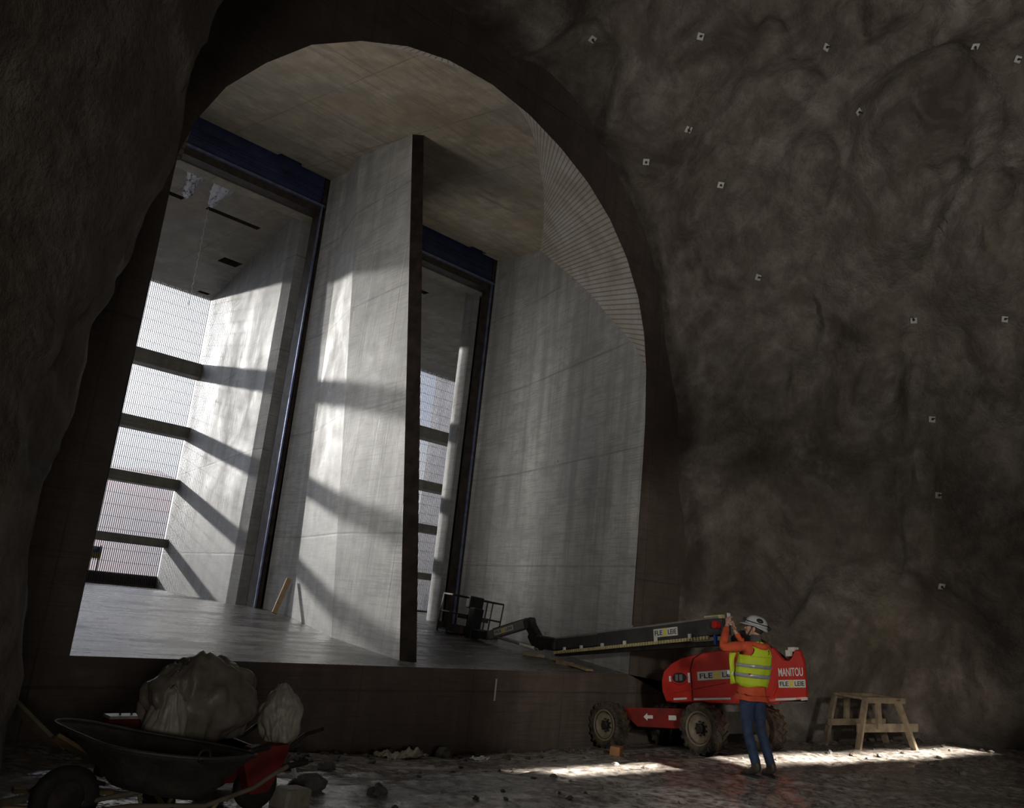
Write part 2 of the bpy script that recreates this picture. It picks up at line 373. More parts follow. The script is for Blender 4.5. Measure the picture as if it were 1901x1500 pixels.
# opening outline in the bulkhead plane (x, z)
ARCH = [(8.94, 0), (8.95, 1.6), (8.94, 3.0), (8.92, 4.4), (8.85, 5.35), (8.72, 6.0), (8.47, 6.65), (8.05, 7.28), (7.5, 7.82), (6.85, 8.24), (6.1, 8.55), (5.3, 8.77), (4.45, 8.86), (3.6, 8.80), (2.8, 8.58), (2.05, 8.22), (1.35, 7.74), (.80, 7.15), (.38, 6.58), (.12, 6.0), (0, 5.5), (-.02, 2.8), (0, 0)]
m_ = MB(); n = len(ARCH)
def outer(x, z):
    if z <= 0: return (-14 if x < 4 else 24, -1.6)
    a = atan2(z - 3.5, x - 4.45); d = 19; return (4.45 + d * cos(a), 3.5 + d * sin(a))
for i in range(1, n - 2):
    (x0, z0), (x1, z1) = ARCH[i], ARCH[i + 1]; (X0, Z0), (X1, Z1) = outer(x0, z0), outer(x1, z1)
    m_.quad((x0, 0, z0), (x1, 0, z1), (X1, 0, Z1), (X0, 0, Z0))
m_.quad((-14, 0, -1.9), (24, 0, -1.9), (24, 0, -1.6), (-14, 0, -1.6)); m_.quad((-14, 0, -1.6), (24, 0, -1.6), (8.94, 0, 0), (0, 0, 0)); m_.quad((24, 0, -1.6), outer(8.95, 1.6) and (outer(8.95, 1.6)[0], 0, outer(8.95, 1.6)[1]), (8.95, 0, 1.6), (8.94, 0, 0)); m_.quad((-14, 0, -1.6), (outer(-.02, 2.8)[0], 0, outer(-.02, 2.8)[1]), (-.02, 0, 2.8), (0, 0, 0))
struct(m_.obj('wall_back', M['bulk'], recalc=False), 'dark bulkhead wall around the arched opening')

# right passage wall, crease, gate
ZC = lambda y: 8.86 + (9.98 - 8.86) * y / 7.0      # ceiling height
crease = (10.68, 5.0)
inner_wall = [(8.93, 0, 5.35), (8.98, .12, 5.45), (9.05, .32, 5.72), (9.146, .594, 6.05), (9.324, 1.107, 6.50), (9.5, 1.62, 6.95), (9.638, 2.013, 7.33), (9.86, 2.65, 7.88), (10.081, 3.291, 8.38), (10.35, 4.07, 8.97), (10.68, 5.0, ZC(5))]
inner_ceil = [(10.68, 5.0, ZC(5)), (9.75, 4.0, ZC(4.0)), (8.88, 3.12, ZC(3.12)), (7.75, 2.05, ZC(2.05)), (6.77, 1.24, ZC(1.24)), (6.0, .60, ZC(.6)), (5.41, .18, ZC(.18)), (4.9, .03, ZC(.03)), (4.45, 0, 8.86)]
m_ = MB()
w = inner_wall
bot = [(p[0], p[1], fz(p[1])) for p in w]
for i in range(len(w) - 1): m_.quad(bot[i], bot[i + 1], w[i + 1], w[i])
struct(m_.obj('wall_right', M['wall'], recalc=False), 'tall concrete side wall on the right inside the opening')
m_ = MB(); m_.quad((10.68, 5, .25), (11.16, 7.0, .35), (11.16, 7.0, 9.98), (10.68, 5, ZC(5)))
m_.quad((11.16, 7.0, .35), (11.16, 7.12, .35), (11.16, 7.12, 12), (11.16, 7.0, 12))
struct(m_.obj('wall_right', M['wall'], recalc=False), 'right wall panel next to the right gate slot')

# ribbed transition between arch and right wall / ceiling (ruled surface with uv)
def resample(pts, n_):
    pts = [Vector(p) for p in pts]; ls = [0]
    for a, b in zip(pts, pts[1:]): ls.append(ls[-1] + (b - a).length)
    out = []
    for i in range(n_):
        t = ls[-1] * i / (n_ - 1); j = 0
        while j < len(ls) - 2 and ls[j + 1] < t: j += 1
        s_ = (t - ls[j]) / max(1e-9, ls[j + 1] - ls[j]); out.append(pts[j].lerp(pts[j + 1], min(1, s_)))
    return out
def transition(mirror=None):
    arch = [Vector((x, 0, z)) for x, z in ARCH[4:13]]
    a1 = resample(arch, 61); k_ = 30
    i1 = resample(inner_wall, k_ + 1); i2 = resample(inner_ceil, 61 - k_)
    inn = i1 + i2[1:]
    verts = []; faces = []; uvs = []
    NR = 8
    for i in range(61):
        for j in range(NR + 1):
            t = j / NR; p = a1[i].lerp(inn[i], t)
            verts.append(p if mirror is None else mirror(p)); uvs.append((i / 60, t))
    for i in range(60):
        for j in range(NR): faces.append((i * (NR + 1) + j, (i + 1) * (NR + 1) + j, (i + 1) * (NR + 1) + j + 1, i * (NR + 1) + j + 1))
    me = bpy.data.meshes.new('wall_right'); me.from_pydata([tuple(v) for v in verts], [], faces)
    ul = me.uv_layers.new(name='UVMap')
    for lp in me.loops: ul.data[lp.index].uv = uvs[lp.vertex_index]
    for f in me.polygons: f.use_smooth = True
    me.materials.append(M['rib']); return me
o = bpy.data.objects.new('trim_1', transition()); C.objects.link(o); struct(o, 'ribbed curved concrete strip under the arch on the right')
mir = lambda p: Vector((8.72 - p.x if p.y < .01 else (8.9 - p.x) * 1.0 + p.y * .22, p.y, p.z))
o = bpy.data.objects.new('trim_2', transition(mir)); C.objects.link(o); struct(o, 'ribbed curved concrete strip under the arch on the left')

# sloping ceiling of the passage with the two notches at the gate slot
m_ = MB()
lc = [tuple(mir(Vector(p))) for p in inner_ceil]
def cz(x, y): return (x, y, ZC(y))
rc = [cz(p[0], p[1]) for p in inner_ceil]; lc = [cz(p[0], p[1]) for p in lc]
for i in range(len(rc) - 1): m_.quad(rc[i + 1], rc[i], lc[i], lc[i + 1])
xl = lc[0][0]
xs_ = [xl - .1, 4.35, 4.95, 10.0, 10.5, 11.3]
cut = {1: .16, 3: .16}
for i in range(5):
    y1 = 7.0 - cut.get(i, 0) * 1.0
    m_.quad(cz(xs_[i] if i else xl, 5.0), cz(xs_[i + 1], 5.0), cz(xs_[i + 1], y1), cz(xs_[i], y1))
    m_.quad((xs_[i], y1, ZC(y1)), (xs_[i + 1], y1, ZC(y1)), (xs_[i + 1], y1, 12), (xs_[i], y1, 12))
struct(m_.obj('ceiling', M['ceil'], recalc=False), 'brown stained sloping concrete ceiling behind the arch')

# left passage wall
m_ = MB(); m_.quad((0, 0, 0), (.75, 7.1, .35), (.75, 7.1, 10), (xl - .1, 5, 9.7), (0, 0, 5.5))
struct(m_.obj('wall_left', M['wall'], recalc=False), 'left side wall hidden behind the bulkhead')

# central pier: leaning nose, crease, straight flank to the gate slot
nb, nt = Vector((4.49, .56, .028)), Vector((5.02, 2.9, ZC(2.9)))
cb, ct = Vector((4.79, 2.80, .14)), Vector((5.22, 5.03, ZC(5.03)))
pb, pt = Vector((5.73, 5.75, .288)), Vector((5.60, 6.05, ZC(6.05)))
gb, gt = Vector((5.80, 7.0, .35)), Vector((5.72, 7.0, ZC(7.0)))
nbR, ntR = nb + Vector((.13, -.22, 0)), nt + Vector((.12, -.20, -.03))
rbk, rtk = Vector((8.2, 7.0, .35)), Vector((8.2, 7.0, ZC(7)))
def strip(a0, a1, b0, b1, n_=8):
    for i in range(n_):
        t0, t1 = i / n_, (i + 1) / n_
        m_.quad(a0.lerp(a1, t0), b0.lerp(b1, t0), b0.lerp(b1, t1), a0.lerp(a1, t1))
m_ = MB()
strip(nb, nt, cb, ct); strip(cb, ct, pb, pt); strip(pb, pt, gb, gt); strip(nbR, ntR, rbk, rtk); strip(gb, gt, rbk, rtk)
struct(m_.obj('wall_centre', M['wall'], recalc=False), 'tall concrete pier dividing the intake, sunlit in patches')
m_ = MB(); strip(nb, nt, nbR, ntR)
struct(m_.obj('trim_3', M['nose'], recalc=False), 'dark steel nose plate on the leading edge of the pier')
# pier upstream of the gates; unseen right flank widened to block the sun
m_ = MB()
def prof_wall(pts, z0, z1, close=False):
    for a, b in zip(pts, pts[1:]): m_.quad((*a, z0), (*b, z0), (*b, z1), (*a, z1))
prof_wall([(5.87, 7.85), (5.62, 7.85), (5.62, 8.3), (6.08, 10.5), (7.32, 16.4), (10.6, 16.4), (9.4, 10.5), (8.2, 7.5), (6.7, 7.5)], ZU, 9.5)
struct(m_.obj('wall_centre', M['wall2'], recalc=False), 'upstream part of the pier, pale concrete striped by rack shadows')
# right flare of the right bay
m_ = MB()
pts = [(11.1, 7.62), (10.93, 7.62), (10.95, 7.7)] + [(10.95 + 5 * (1 - cos(a)), 7.7 + 2.13 * sin(a)) for a in [radians(90 * i / 16) for i in range(1, 17)]] + [(17.7, 16.4)]
prof_wall(pts, ZU, 9.5)
o = m_.obj('wall_right', M['wall2'], recalc=True, smooth=True); o.data.set_sharp_from_angle(angle=radians(30)); struct(o, 'rounded pale concrete flare at the mouth of the right bay')
m_ = MB(); prof_wall([(.75, 7.1), (.9, 8.2), (-1.6, 16.4)], ZU, 9.5)
struct(m_.obj('wall_left', M['wall2'], recalc=False), 'left wall of the left bay')

# upstream ceiling with slots
UPSLOTS = [(2.5, 3.56, 9.74, 9.94), (4.13, 5.5, 9.70, 9.90), (5.86, 6.40, 12.43, 12.88), (6.68, 7.02, 15.8, 16.0), (9.5, 10.7, 9.42, 9.64)]
def slab_holes(x0, x1, y0, y1, holes, z, name, label, material, depth=.8):
    xs = sorted({x0, x1} | {h[0] for h in holes} | {h[1] for h in holes}); yy = sorted({y0, y1} | {h[2] for h in holes} | {h[3] for h in holes})
    m2 = MB()
    for i in range(len(xs) - 1):
        for j in range(len(yy) - 1):
            cx, cy_ = (xs[i] + xs[i + 1]) / 2, (yy[j] + yy[j + 1]) / 2
            if any(h[0] < cx < h[1] and h[2] < cy_ < h[3] for h in holes): continue
            m2.quad((xs[i], yy[j], z), (xs[i + 1], yy[j], z), (xs[i + 1], yy[j + 1], z), (xs[i], yy[j + 1], z))
    base_o = struct(m2.obj(name, material, recalc=False), label); m2 = MB()
    for h in holes:
        a, b, c_, d = h
        m2.quad((a, c_, z), (b, c_, z), (b, c_, z + depth), (a, c_, z + depth)); m2.quad((a, d, z), (b, d, z), (b, d, z + depth), (a, d, z + depth))
        m2.quad((a, c_, z), (a, d, z), (a, d, z + depth), (a, c_, z + depth)); m2.quad((b, c_, z), (b, d, z), (b, d, z + depth), (b, c_, z + depth))
        m2.quad((a, c_, z + depth), (b, c_, z + depth), (b, d, z + depth), (a, d, z + depth))
    return struct(m2.obj(name, M['recess'], recalc=False), 'ceiling slot recesses, shade put into their dark colour')
slab_holes(-4, 22, 7.5, 16.45, UPSLOTS, 9.42, 'ceiling', 'grey board-marked ceiling upstream of the gates, cut by dark slots', M['ceil2'])
# lintel between gate slot and upstream ceiling
m_ = MB(); m_.box((.6, 7.46, 9.12), (11.3, 7.8, 9.9)); m_.box((.6, 7.48, 9.9), (11.3, 7.8, 14))
struct(m_.obj('trim_4', M['ceil2']), 'pale concrete lintel edge over both gates')
# top cover above the slot so no sky leaks in
m_ = MB(); m_.quad((-2, 6.5, 12), (13, 6.5, 12), (13, 8, 12), (-2, 8, 12)); m_.quad((-9, 7.9, 9.5), (22, 7.9, 9.5), (22, 7.9, 12), (-9, 7.9, 12))
m_.quad((-9, .02, 10.3), (22, .02, 10.3), (22, 8, 12.5), (-9, 8, 12.5))
m_.quad((-6, 0, -.1), (-6, 16.5, -.1), (-6, 16.5, 13), (-6, 0, 13)); m_.quad((20, 0, -.1), (20, 16.3, -.1), (20, 16.3, 13), (20, 0, 13))
m_.quad((-6, 16.4, -.3), (-1.6, 16.4, -.3), (-1.6, 16.4, 13), (-6, 16.4, 13)); m_.quad((17.7, 16.4, -.3), (22, 16.4, -.3), (22, 16.4, 13), (17.7, 16.4, 13))
m_.quad((-6, 16.46, 9.42), (22, 16.46, 9.42), (22, 16.46, 13), (-6, 16.46, 13)); m_.quad((7.32, 16.45, 0), (10.6, 16.45, 0), (10.6, 16.45, 13), (7.32, 16.45, 13))
struct(m_.obj('ceiling', M['bulk'], recalc=False), 'unseen cover above the gates closing out the sky')

# gates (raised steel leaves in the slot) with guides
def gate(x0, x1, label):
    g = tag(empty('steel_gate', ((x0 + x1) / 2, YG, .36)), label, 'gate', 'raised steel gates')
    hx = (x1 - x0) / 2
    m2 = MB(); m2.box((-hx + .1, .02, 9.0), (hx - .1, .3, 11.3)); m2.obj('gate_leaf', M['blue'], g)
    m2 = MB()
    for zz in (9.18, 9.34): m2.box((-hx + .1, -.02, zz), (hx - .1, .02, zz + .03))
    m2.obj('stiffener', M['blue'], g)
    m2 = MB(); m2.box((-hx, -.035, 8.95), (hx, .02, 9.0)); tag(m2.obj('seal_strip', M['edge'], g), 'steel edge coloured pale blue for skylight')
    m2 = MB(); m2.box((-hx, .02, 8.78), (hx, .36, 8.95)); m2.obj('slot_lining', M['steel'], g)
    for sx in (-1, 1):
        m2 = MB(); m2.box((sx * hx - .07, .02, 0), (sx * hx + .07, .36, 11)); gr = m2.obj('guide_rail', M['steel'], g)
        m2 = MB(); m2.box((sx * (hx - .085) - .018, -.045, 0), (sx * (hx - .085) + .018, -.005, 9)); tag(m2.obj('rail_edge', M['edge'], g), 'bright steel edge, skylight in its colour')
    return g
gate(.85, 5.74, 'dark blue steel gate raised above the left bay'); gate(8.3, 11.1, 'dark blue steel gate raised above the right bay')

# trash racks
def rack(x0, x1, label, sp=.0575):
    g = tag(empty('trash_rack', ((x0 + x1) / 2, YR, ZU)), label, 'grating', 'intake trash racks'); hx = (x1 - x0) / 2
    zb = [(1.18, 1.42), (2.88, 3.18), (4.44, 4.78), (6.35, 6.78)]
    for (a, b) in zb:
        m2 = MB(); m2.box((-hx - .05, -.55, a), (hx + .05, -.02, b)); m2.obj('support_beam', M['beam'], g, bevel=.02)
    lv = [0.05] + [(a + b) / 2 for a, b in zb] + [9.05]
    nb_ = int((x1 - x0) / sp)
    for i in range(5):
        m2 = MB()
        for j in range(nb_ + 1):
            x = -hx + j * sp; m2.box((x - .0095, 0, lv[i]), (x + .0095, .04, lv[i + 1] - .012 + (.045 if (i == 4 and j % 4 == 0) else 0)))
        m2.obj('bar_grille', M['bar'], g, recalc=False)
        m2 = MB(); z = lv[i] + .25
        while z < lv[i + 1] - .1: m2.box((-hx, .018, z), (hx, .026, z + .008)); z += .34
        m2.obj('tie_rod', M['bar'], g, recalc=False)
    return g
rack(-1.5, 7.26, 'fine vertical bar rack at the end of the left bay, hillside and sky behind')
rack(10.65, 17.62, 'fine vertical bar rack at the end of the right bay, glaring white sky behind')
# drain and kerb at the foot of the racks
m_ = MB(); m_.box((-1.4, 14.2, ZU), (7.0, 14.32, ZU + .006)); dg = m_.obj('drain_grate', M['grey']); tag(dg, 'pale slotted floor drain in front of the left rack', 'drain', 'slotted floor drains')
m_ = MB()
for i in range(90): m_.box((-1.3 + i * .09, 14.23, ZU + .006), (-1.26 + i * .09, 14.29, ZU + .009))
m_.obj('drain_slots', M['black'], dg, recalc=False)['kind'] = 'stuff'
dg2 = copy_tree(dg); dg2.location.x = 9.7; tag(dg2, 'pale slotted floor drain in front of the right rack')
m_ = MB(); m_.box((-1.6, 16.3, ZU), (7.3, 16.6, ZU + .34), None); struct(m_.obj('baseboard_left', M['bulk']), 'dark kerb behind the foot of the left rack')
m_ = MB(); m_.box((10.9, 16.3, ZU), (17.7, 16.6, ZU + .08), None); struct(m_.obj('baseboard_right', M['bulk']), 'low kerb behind the foot of the right rack')

# outside
m_ = MB(); m_.quad((-120, 16.6, .3), (160, 16.6, .3), (160, 260, .3), (-120, 260, .3)); struct(m_.obj('floor', M['out'], recalc=False), 'pale ground outside the racks')
m_ = MB(); N_ = 60
hv = []
for i in range(N_ + 1):
    for j in range(9):
        x = -60 + i * 1.55; t = j / 8; y = 46 + t * 40 + 3 * sin(x * .1)
        z = .3 + (1 - (1 - t) ** 2) * (11.2 + 1.6 * fbm((x * .05, 3, 1)) ) * (1 if x < 31 else max(0, 1 - (x - 31) / 5)) + .5 * fbm((x * .3, y * .2, 0))
        hv.append((x, y, z if j else .2))
m_.add(hv, [(i * 9 + j, (i + 1) * 9 + j, (i + 1) * 9 + j + 1, i * 9 + j + 1) for i in range(N_) for j in range(8)])
tag(m_.obj('hillside', M['hill'], recalc=False, smooth=True), 'pinkish hillside seen through the bars of the left rack', 'hill')
m_ = MB(); m_.box((0, 0, 0), (.4, 4.6, 11.5)); o = m_.obj('wall_outside', M['bulk'], loc=(18.05, 16.65, .3)); o.rotation_euler = (0, 0, -atan2(2.0, 4.0)); struct(o, 'grey wing wall outside the right rack')

# fence sign
sg = tag(empty('warning_sign', (5.42, 16.33, 1.2)), 'white sign with blue shape and yellow lower half behind the left rack bars', 'sign')
m_ = MB(); m_.box((-.17, 0, -.17), (.17, .015, .17)); m_.obj('sign_plate', M['white'], sg)
m_ = MB(); m_.box((-.165, -.006, -.165), (.165, 0, -.02)); m_.obj('yellow_field', M['yel'], sg)
m_ = MB()
for sx in (-.075, .075): m_.prism([(sx - .07, 0), (sx + .07, 0), (sx + .03, .14), (sx - .03, .14)], 'Y', -.008, 0)
m_.obj('blue_symbol', M['blueb'], sg)
m_ = MB()
for sx in (-.15, .15): m_.box((sx - .015, .016, -1.2 + .3), (sx + .015, .04, .2))
m_.obj('post', M['steel'], sg)
# blue barrel outside
bl = tag(empty('blue_barrel', (18.35, 18.5, .3)), 'blue barrel standing outside the foot of the right rack', 'barrel')
m_ = MB(); m_.lathe([(.2, 0), (.21, .03), (.21, .3), (.22, .32), (.21, .34), (.21, .6), (.22, .62), (.21, .64), (.21, .87), (.2, .9)], n=20); m_.obj('drum', M['blueb'], bl, smooth='auto')
m_ = MB(); m_.lathe([(.185, .9), (.185, .915), (.05, .92)], n=20); m_.obj('lid', M['blueb'], bl)

# leaning plank by the pier, water stream, ice
o = MB().beam((5.30, 5.62, .33), (5.60, 5.80, .99), .035, .10, (1, 0, 0)).obj('timber_plank', M['wood']); tag(o, 'yellowish plank leaning against the foot of the central pier', 'plank')
def sm(t): t = max(0, min(1, t)); return t * t * (3 - 2 * t)

# ================================================================== CAVERN
def lerp_tab(tab, y):
    for (a, va), (b, vb) in zip(tab, tab[1:]):
        if b <= y <= a: t = (y - a) / (b - a); return va + (vb - va) * t
    return tab[-1][1]
WR = [(.1, 5.95), (0, 6.0), (-1, 7.0), (-2.5, 8.6), (-5, 10.3), (-10, 11), (-18, 9)]
WL = [(.1, 5.4), (0, 5.4), (-2, 5.55), (-4, 6.25), (-6, 7.5), (-9, 10.5), (-18, 11)]
HH = [(.1, 11.2), (0, 11.2), (-1, 11.7), (-3, 13.0), (-6, 14.3), (-12, 14.5), (-18, 13)]
def sgnpow(v, p): return (abs(v) ** p) * (1 if v >= 0 else -1)
# left section of the cavern: outlines from the crown down to the ground at five stations
PL = {0: [(4.5, 9.9), (2.5, 9.75), (.6, 9.0), (-.55, 7.4), (-1.15, 5.6), (-1.3, 4.2), (-1.4, 3.0), (-1.4, 1.8), (-1.4, .8), (-1.35, -.2), (-1.3, -2)],
      -4: [(4.5, 11.9), (2.6, 11.0), (.9, 9.2), (-.2, 7.2), (-.93, 5.5), (-1.27, 4.3), (-1.47, 3.1), (-1.62, 2.3), (-1.56, 1.1), (-1.52, .1), (-1.5, -2)],
      -6: [(4.5, 12.8), (2.2, 12.0), (.2, 10.3), (-1.4, 8.2), (-2.2, 6.2), (-2.6, 4.6), (-2.8, 3.2), (-2.9, 2.2), (-2.9, 1.1), (-2.85, .1), (-2.8, -2)],
      -9.5: [(4.5, 13), (.5, 12.6), (-3, 11.2), (-5.3, 9.0), (-6.4, 6.6), (-6.9, 4.8), (-7.1, 3.2), (-7.2, 2.2), (-7.2, 1.1), (-7.1, .1), (-7, -2)]}
def left_pt(y, t):
    ks = sorted(PL, reverse=True); y_ = max(min(y, 0), -9.5)
    for k0, k1 in zip(ks, ks[1:]):
        if k1 <= y_ <= k0: break
    f_ = (k0 - y_) / (k0 - k1); f_ = f_ * f_ * (3 - 2 * f_) if k0 != -6 else f_
    u_ = t * 10; i = min(9, int(u_)); g_ = u_ - i
    def P(k_, j): j = max(0, min(10, j)); return Vector(PL[k_][j])
    def cr(k_):
        p0, p1, p2, p3 = P(k_, i - 1), P(k_, i), P(k_, i + 1), P(k_, i + 2)
        return .5 * ((2 * p1) + (-p0 + p2) * g_ + (2 * p0 - 5 * p1 + 4 * p2 - p3) * g_ * g_ + (-p0 + 3 * p1 - 3 * p2 + p3) * g_ ** 3)
    return cr(k0).lerp(cr(k1), f_)
def rock_pt(y, a):
    if a > pi / 2:
        t = (a - pi / 2) / (pi / 2); q2 = left_pt(y, t); h_ = lerp_tab(HH, y) - 1.5
        bl = sm(t / .25); p = Vector((q2.x, y, q2.y * bl + (h_ - (9.9 - q2.y) * .6 if y > -.5 else h_ * q2.y / left_pt(y, 0).y) * (1 - bl)))
        nrm = Vector((-sin(t * pi / 2), 0, cos(t * pi / 2)))
        q = Vector((p.x, p.y, p.z * .75))
        d = .55 * fbm(q * .30 + Vector((1.5, 0, 0)), 3) * (1 - .75 * bl) + .20 * fbm(q * 1.1, 3) * (1 - .35 * bl) + .06 * fbm(q * 3.2, 3)
        return p + nrm * d * min(1, .25 + abs(y) * .6)
    w_ = lerp_tab(WR if cos(a) >= 0 else WL, y); h_ = lerp_tab(HH, y)
    p = Vector((4.5 + w_ * sgnpow(cos(a), .72), y, -1.5 + h_ * sgnpow(sin(a), .82)))
    nrm = Vector((cos(a), 0, sin(a) * .9)).normalized()
    q = Vector((p.x, p.y * 1.0, p.z * .75))
    rid = 1 - abs(noise.noise(q * .42 + Vector((5, 2, 9)))) * 2
    d = .75 * fbm(q * .33 + Vector((1.5, 0, 0)), 3) - .95 * max(0, rid - .45) + .30 * fbm(q * 1.0, 3) + .09 * fbm(q * 3.2, 3)
    rid2 = 1 - abs(noise.noise(Vector((q.x * .3, q.y * .55 + q.z * .35, q.z * .8)) + Vector((8, 1, 4)))) * 2; d -= .45 * max(0, rid2 - .5)
    d *= min(1, .25 + abs(y) * .6) * (1 if cos(a) >= 0 or y > -1 else .8)
    return p + nrm * d
NA, NY = 230, 170
ysl = [.06 - 17.5 * (i / NY) ** 1.25 for i in range(NY + 1)]
vs = [tuple(rock_pt(y, pi * j / NA)) for y in ysl for j in range(NA + 1)]
def rock_part(name, j0, j1, label):
    m2 = MB(); k_ = j1 - j0 + 1
    m2.add([vs[i * (NA + 1) + j] for i in range(NY + 1) for j in range(j0, j1 + 1)], [(i * k_ + j, (i + 1) * k_ + j, (i + 1) * k_ + j + 1, i * k_ + j + 1) for i in range(NY) for j in range(k_ - 1)])
    return struct(m2.obj(name, M['rock'], recalc=False, smooth=True), label)
rk_r = rock_part('wall_right', 0, 70, 'rough shotcreted rock wall of the cavern on the right')
rk_c = rock_part('ceiling', 70, 150, 'rough rock vault of the cavern')
rk_l = rock_part('wall_left', 150, NA, 'dark rock wall in the left foreground')
m_ = MB(); m_.quad((-14, -17.3, -2), (22, -17.3, -2), (22, -17.3, 17), (-14, -17.3, 17)); struct(m_.obj('wall_front', M['rock'], recalc=False), 'dark end of the cavern behind the camera')

def ground_z(x, y, detail=True):
    if y <= -3.05: b = -.655 - .03 * sm((y + 4.2) / 1.1)
    elif y <= -2.3: b = -.685 - .12 * sm((y + 3.05) / .75)
    else: b = -.805 - .32 * (y + 2.3) / 2.3
    k_ = .35 + .65 * sm(x / 5.0); b = -.66 + (b + .66) * k_
    if x > 10: b += .05 * (x - 10) * .3
    if x < 0 and y > -6: b += .10 * sm(-x / 1.5)
    if detail:
        b += .035 * fbm((x * .9, y * 1.5, 0), 3) + .014 * fbm((x * 3.5, y * 4, 2), 3) + .006 * fbm((x * 12, y * 14, 2), 2)
    return b
m_ = MB(); nx, ny = 420, 300
gx = [-11 + 27 * i / nx for i in range(nx + 1)]; gy = [.02 - 17 * (j / ny) ** 1.35 for j in range(ny + 1)]
m_.add([(x, y, ground_z(x, y)) for y in gy for x in gx], [(j * (nx + 1) + i, (j + 1) * (nx + 1) + i, (j + 1) * (nx + 1) + i + 1, j * (nx + 1) + i + 1) for j in range(ny) for i in range(nx)])
struct(m_.obj('floor', M['ground'], recalc=False, smooth=True), 'wet muddy gravel floor of the cavern')

# rock bolts with plates
from mathutils.bvhtree import BVHTree
bv = BVHTree.FromPolygons([Vector(v) for v in vs], [(i * (NA + 1) + j, (i + 1) * (NA + 1) + j, (i + 1) * (NA + 1) + j + 1, i * (NA + 1) + j + 1) for i in range(NY) for j in range(NA)])
BOLTS = [(0.7228, 0.3555, 0.5926), (0.7705, 0.3424, 0.5377), (0.7337, 0.4811, 0.4799), (0.6475, 0.4588, 0.6085), (0.6871, 0.4956, 0.5313), (0.8046, 0.2027, 0.5581), (0.9083, 0.2506, 0.3348), (0.8814, 0.3296, 0.3385), (0.9154, 0.3251, 0.2375), (0.932, 0.3257, 0.1589), (0.9425, 0.3277, 0.0659), (0.6749, 0.5416, 0.5011), (0.795, 0.4666, 0.3876), (0.5766, 0.5489, 0.6052), (0.7844, 0.233, 0.5749)]
BL_LAB = ['near the top right of the vault, above a pale streak', 'in the upper right, left of the dark hollow', 'up to the right of the arch crown, lower of two', 'high near the top edge, right of the arch', 'above the arch shoulder in the upper middle',
          'topmost at the right edge of the picture', 'at the right edge, half way up', 'half way up, left of the one at the right edge', 'below mid height on the right wall', 'on the right wall, second from the ground', 'lowest of all, above the trestle side', 'closest to the arch shoulder', 'level with the arch springing, nearest to it', 'at the top edge, nearest to the arch crown', 'near the top edge, second from the right']
bolt_proto = None
for i, d in enumerate(BOLTS):
    hit, nrm, _, _ = bv.ray_cast(EYE, Vector(d))
    if hit is None: continue
    if nrm.dot(Vector(d)) > 0: nrm = -nrm
    if bolt_proto is None:
        b_ = bolt_proto = empty('rock_bolt'); tag(b_, 'small pale square bolt plate on the dark shotcreted rock wall', 'bolt', 'rock bolts in the cavern wall')
        m2 = MB(); m2.box((-.055, -.055, -.01), (.055, .055, .012)); m2.obj('bearing_plate', M['white'], b_, bevel=.004)
        m2 = MB(); m2.lathe([(.022, .012), (.022, .035), (.013, .037), (.012, .09)], n=6); m2.obj('nut', M['steel'], b_)
    else: b_ = copy_tree(bolt_proto)
    b_['label'] = 'pale square rock bolt plate ' + BL_LAB[i]
    b_.location = hit + nrm * .015; b_.rotation_mode = 'QUATERNION'; b_.rotation_quaternion = nrm.to_track_quat('Z', 'Y')

# ================================================================== STONES AND RUBBLE
def stone_mesh(seed, sq=.7):
    bm = bmesh.new(); bmesh.ops.create_icosphere(bm, subdivisions=2, radius=1)
    for v in bm.verts:
        n_ = v.co.normalized(); d = 1 + .45 * noise.noise(n_ * 1.3 + Vector((seed * 3.7, 0, 0))) + .15 * noise.noise(n_ * 3 + Vector((0, seed, 0)))
        v.co = n_ * d; v.co.z *= sq
    me = bpy.data.meshes.new('stone'); bm.to_mesh(me); bm.free(); return me
SM = []
for i in range(6):
    me = stone_mesh(i + 1, random.uniform(.5, .8)); me.materials.append(M['stone1' if i % 2 else 'stone2']); SM.append(me)
def put_stone(x, y, r, label, group='loose stones on the cavern floor', me=None, material=None, name='stone'):
    o = bpy.data.objects.new(name, me or random.choice(SM)); C.objects.link(o)
    o.location = (x, y, ground_z(x, y) + r * .25); o.rotation_euler = (random.uniform(-.3, .3), random.uniform(-.3, .3), random.uniform(0, 6.3))
    o.scale = (r * random.uniform(.8, 1.3), r * random.uniform(.7, 1.1), r * random.uniform(.7, 1.1))
    tag(o, label, 'stone', group); return o
rr = random.Random(3)
for i in range(120):
    x = rr.uniform(.3, 8.2); y = -rr.uniform(.08, 1.0) ** 1.4 * 1.4 - .08
    if 7.3 < x or 3.4 < x < 4.4 and y < -.3: continue
    put_stone(x, y, rr.uniform(.02, .055), 'small stone in the rubble along the foot of the bulkhead wall', 'rubble along the bulkhead foot')
for i in range(110):
    x = rr.uniform(-.4, 9.0); y = rr.uniform(-5.2, -1.5)
    if (5.8 < x < 6.6 and -4.5 < y < -3.4) or (x > 7.2 and y > -3): continue
    put_stone(x, y, rr.uniform(.012, .035), 'small dark stone scattered on the wet gravel floor', 'stones scattered on the open gravel')
for i in range(45):
    x = rr.uniform(9.5, 13.2); y = rr.uniform(-5, -1.2)
    put_stone(x, y, rr.uniform(.02, .06), 'dark stone on the ground by the right rock wall', 'stones by the right rock wall')
put_stone(1.50, -3.25, .085, 'upright dark stone at the bottom edge near the middle of the wet gravel')
put_stone(1.86, -1.95, .085, 'rounded grey-brown stone beyond the dark lump on the gravel')
put_stone(1.05, -1.7, .19, 'large dark brown lump of rock right of the red barrow')
put_stone(1.45, -1.85, .12, 'second dark lump of rock touching the large one')
put_stone(.98, -3.0, .12, 'dark low rock on the wet gravel right of the barrow wheel')
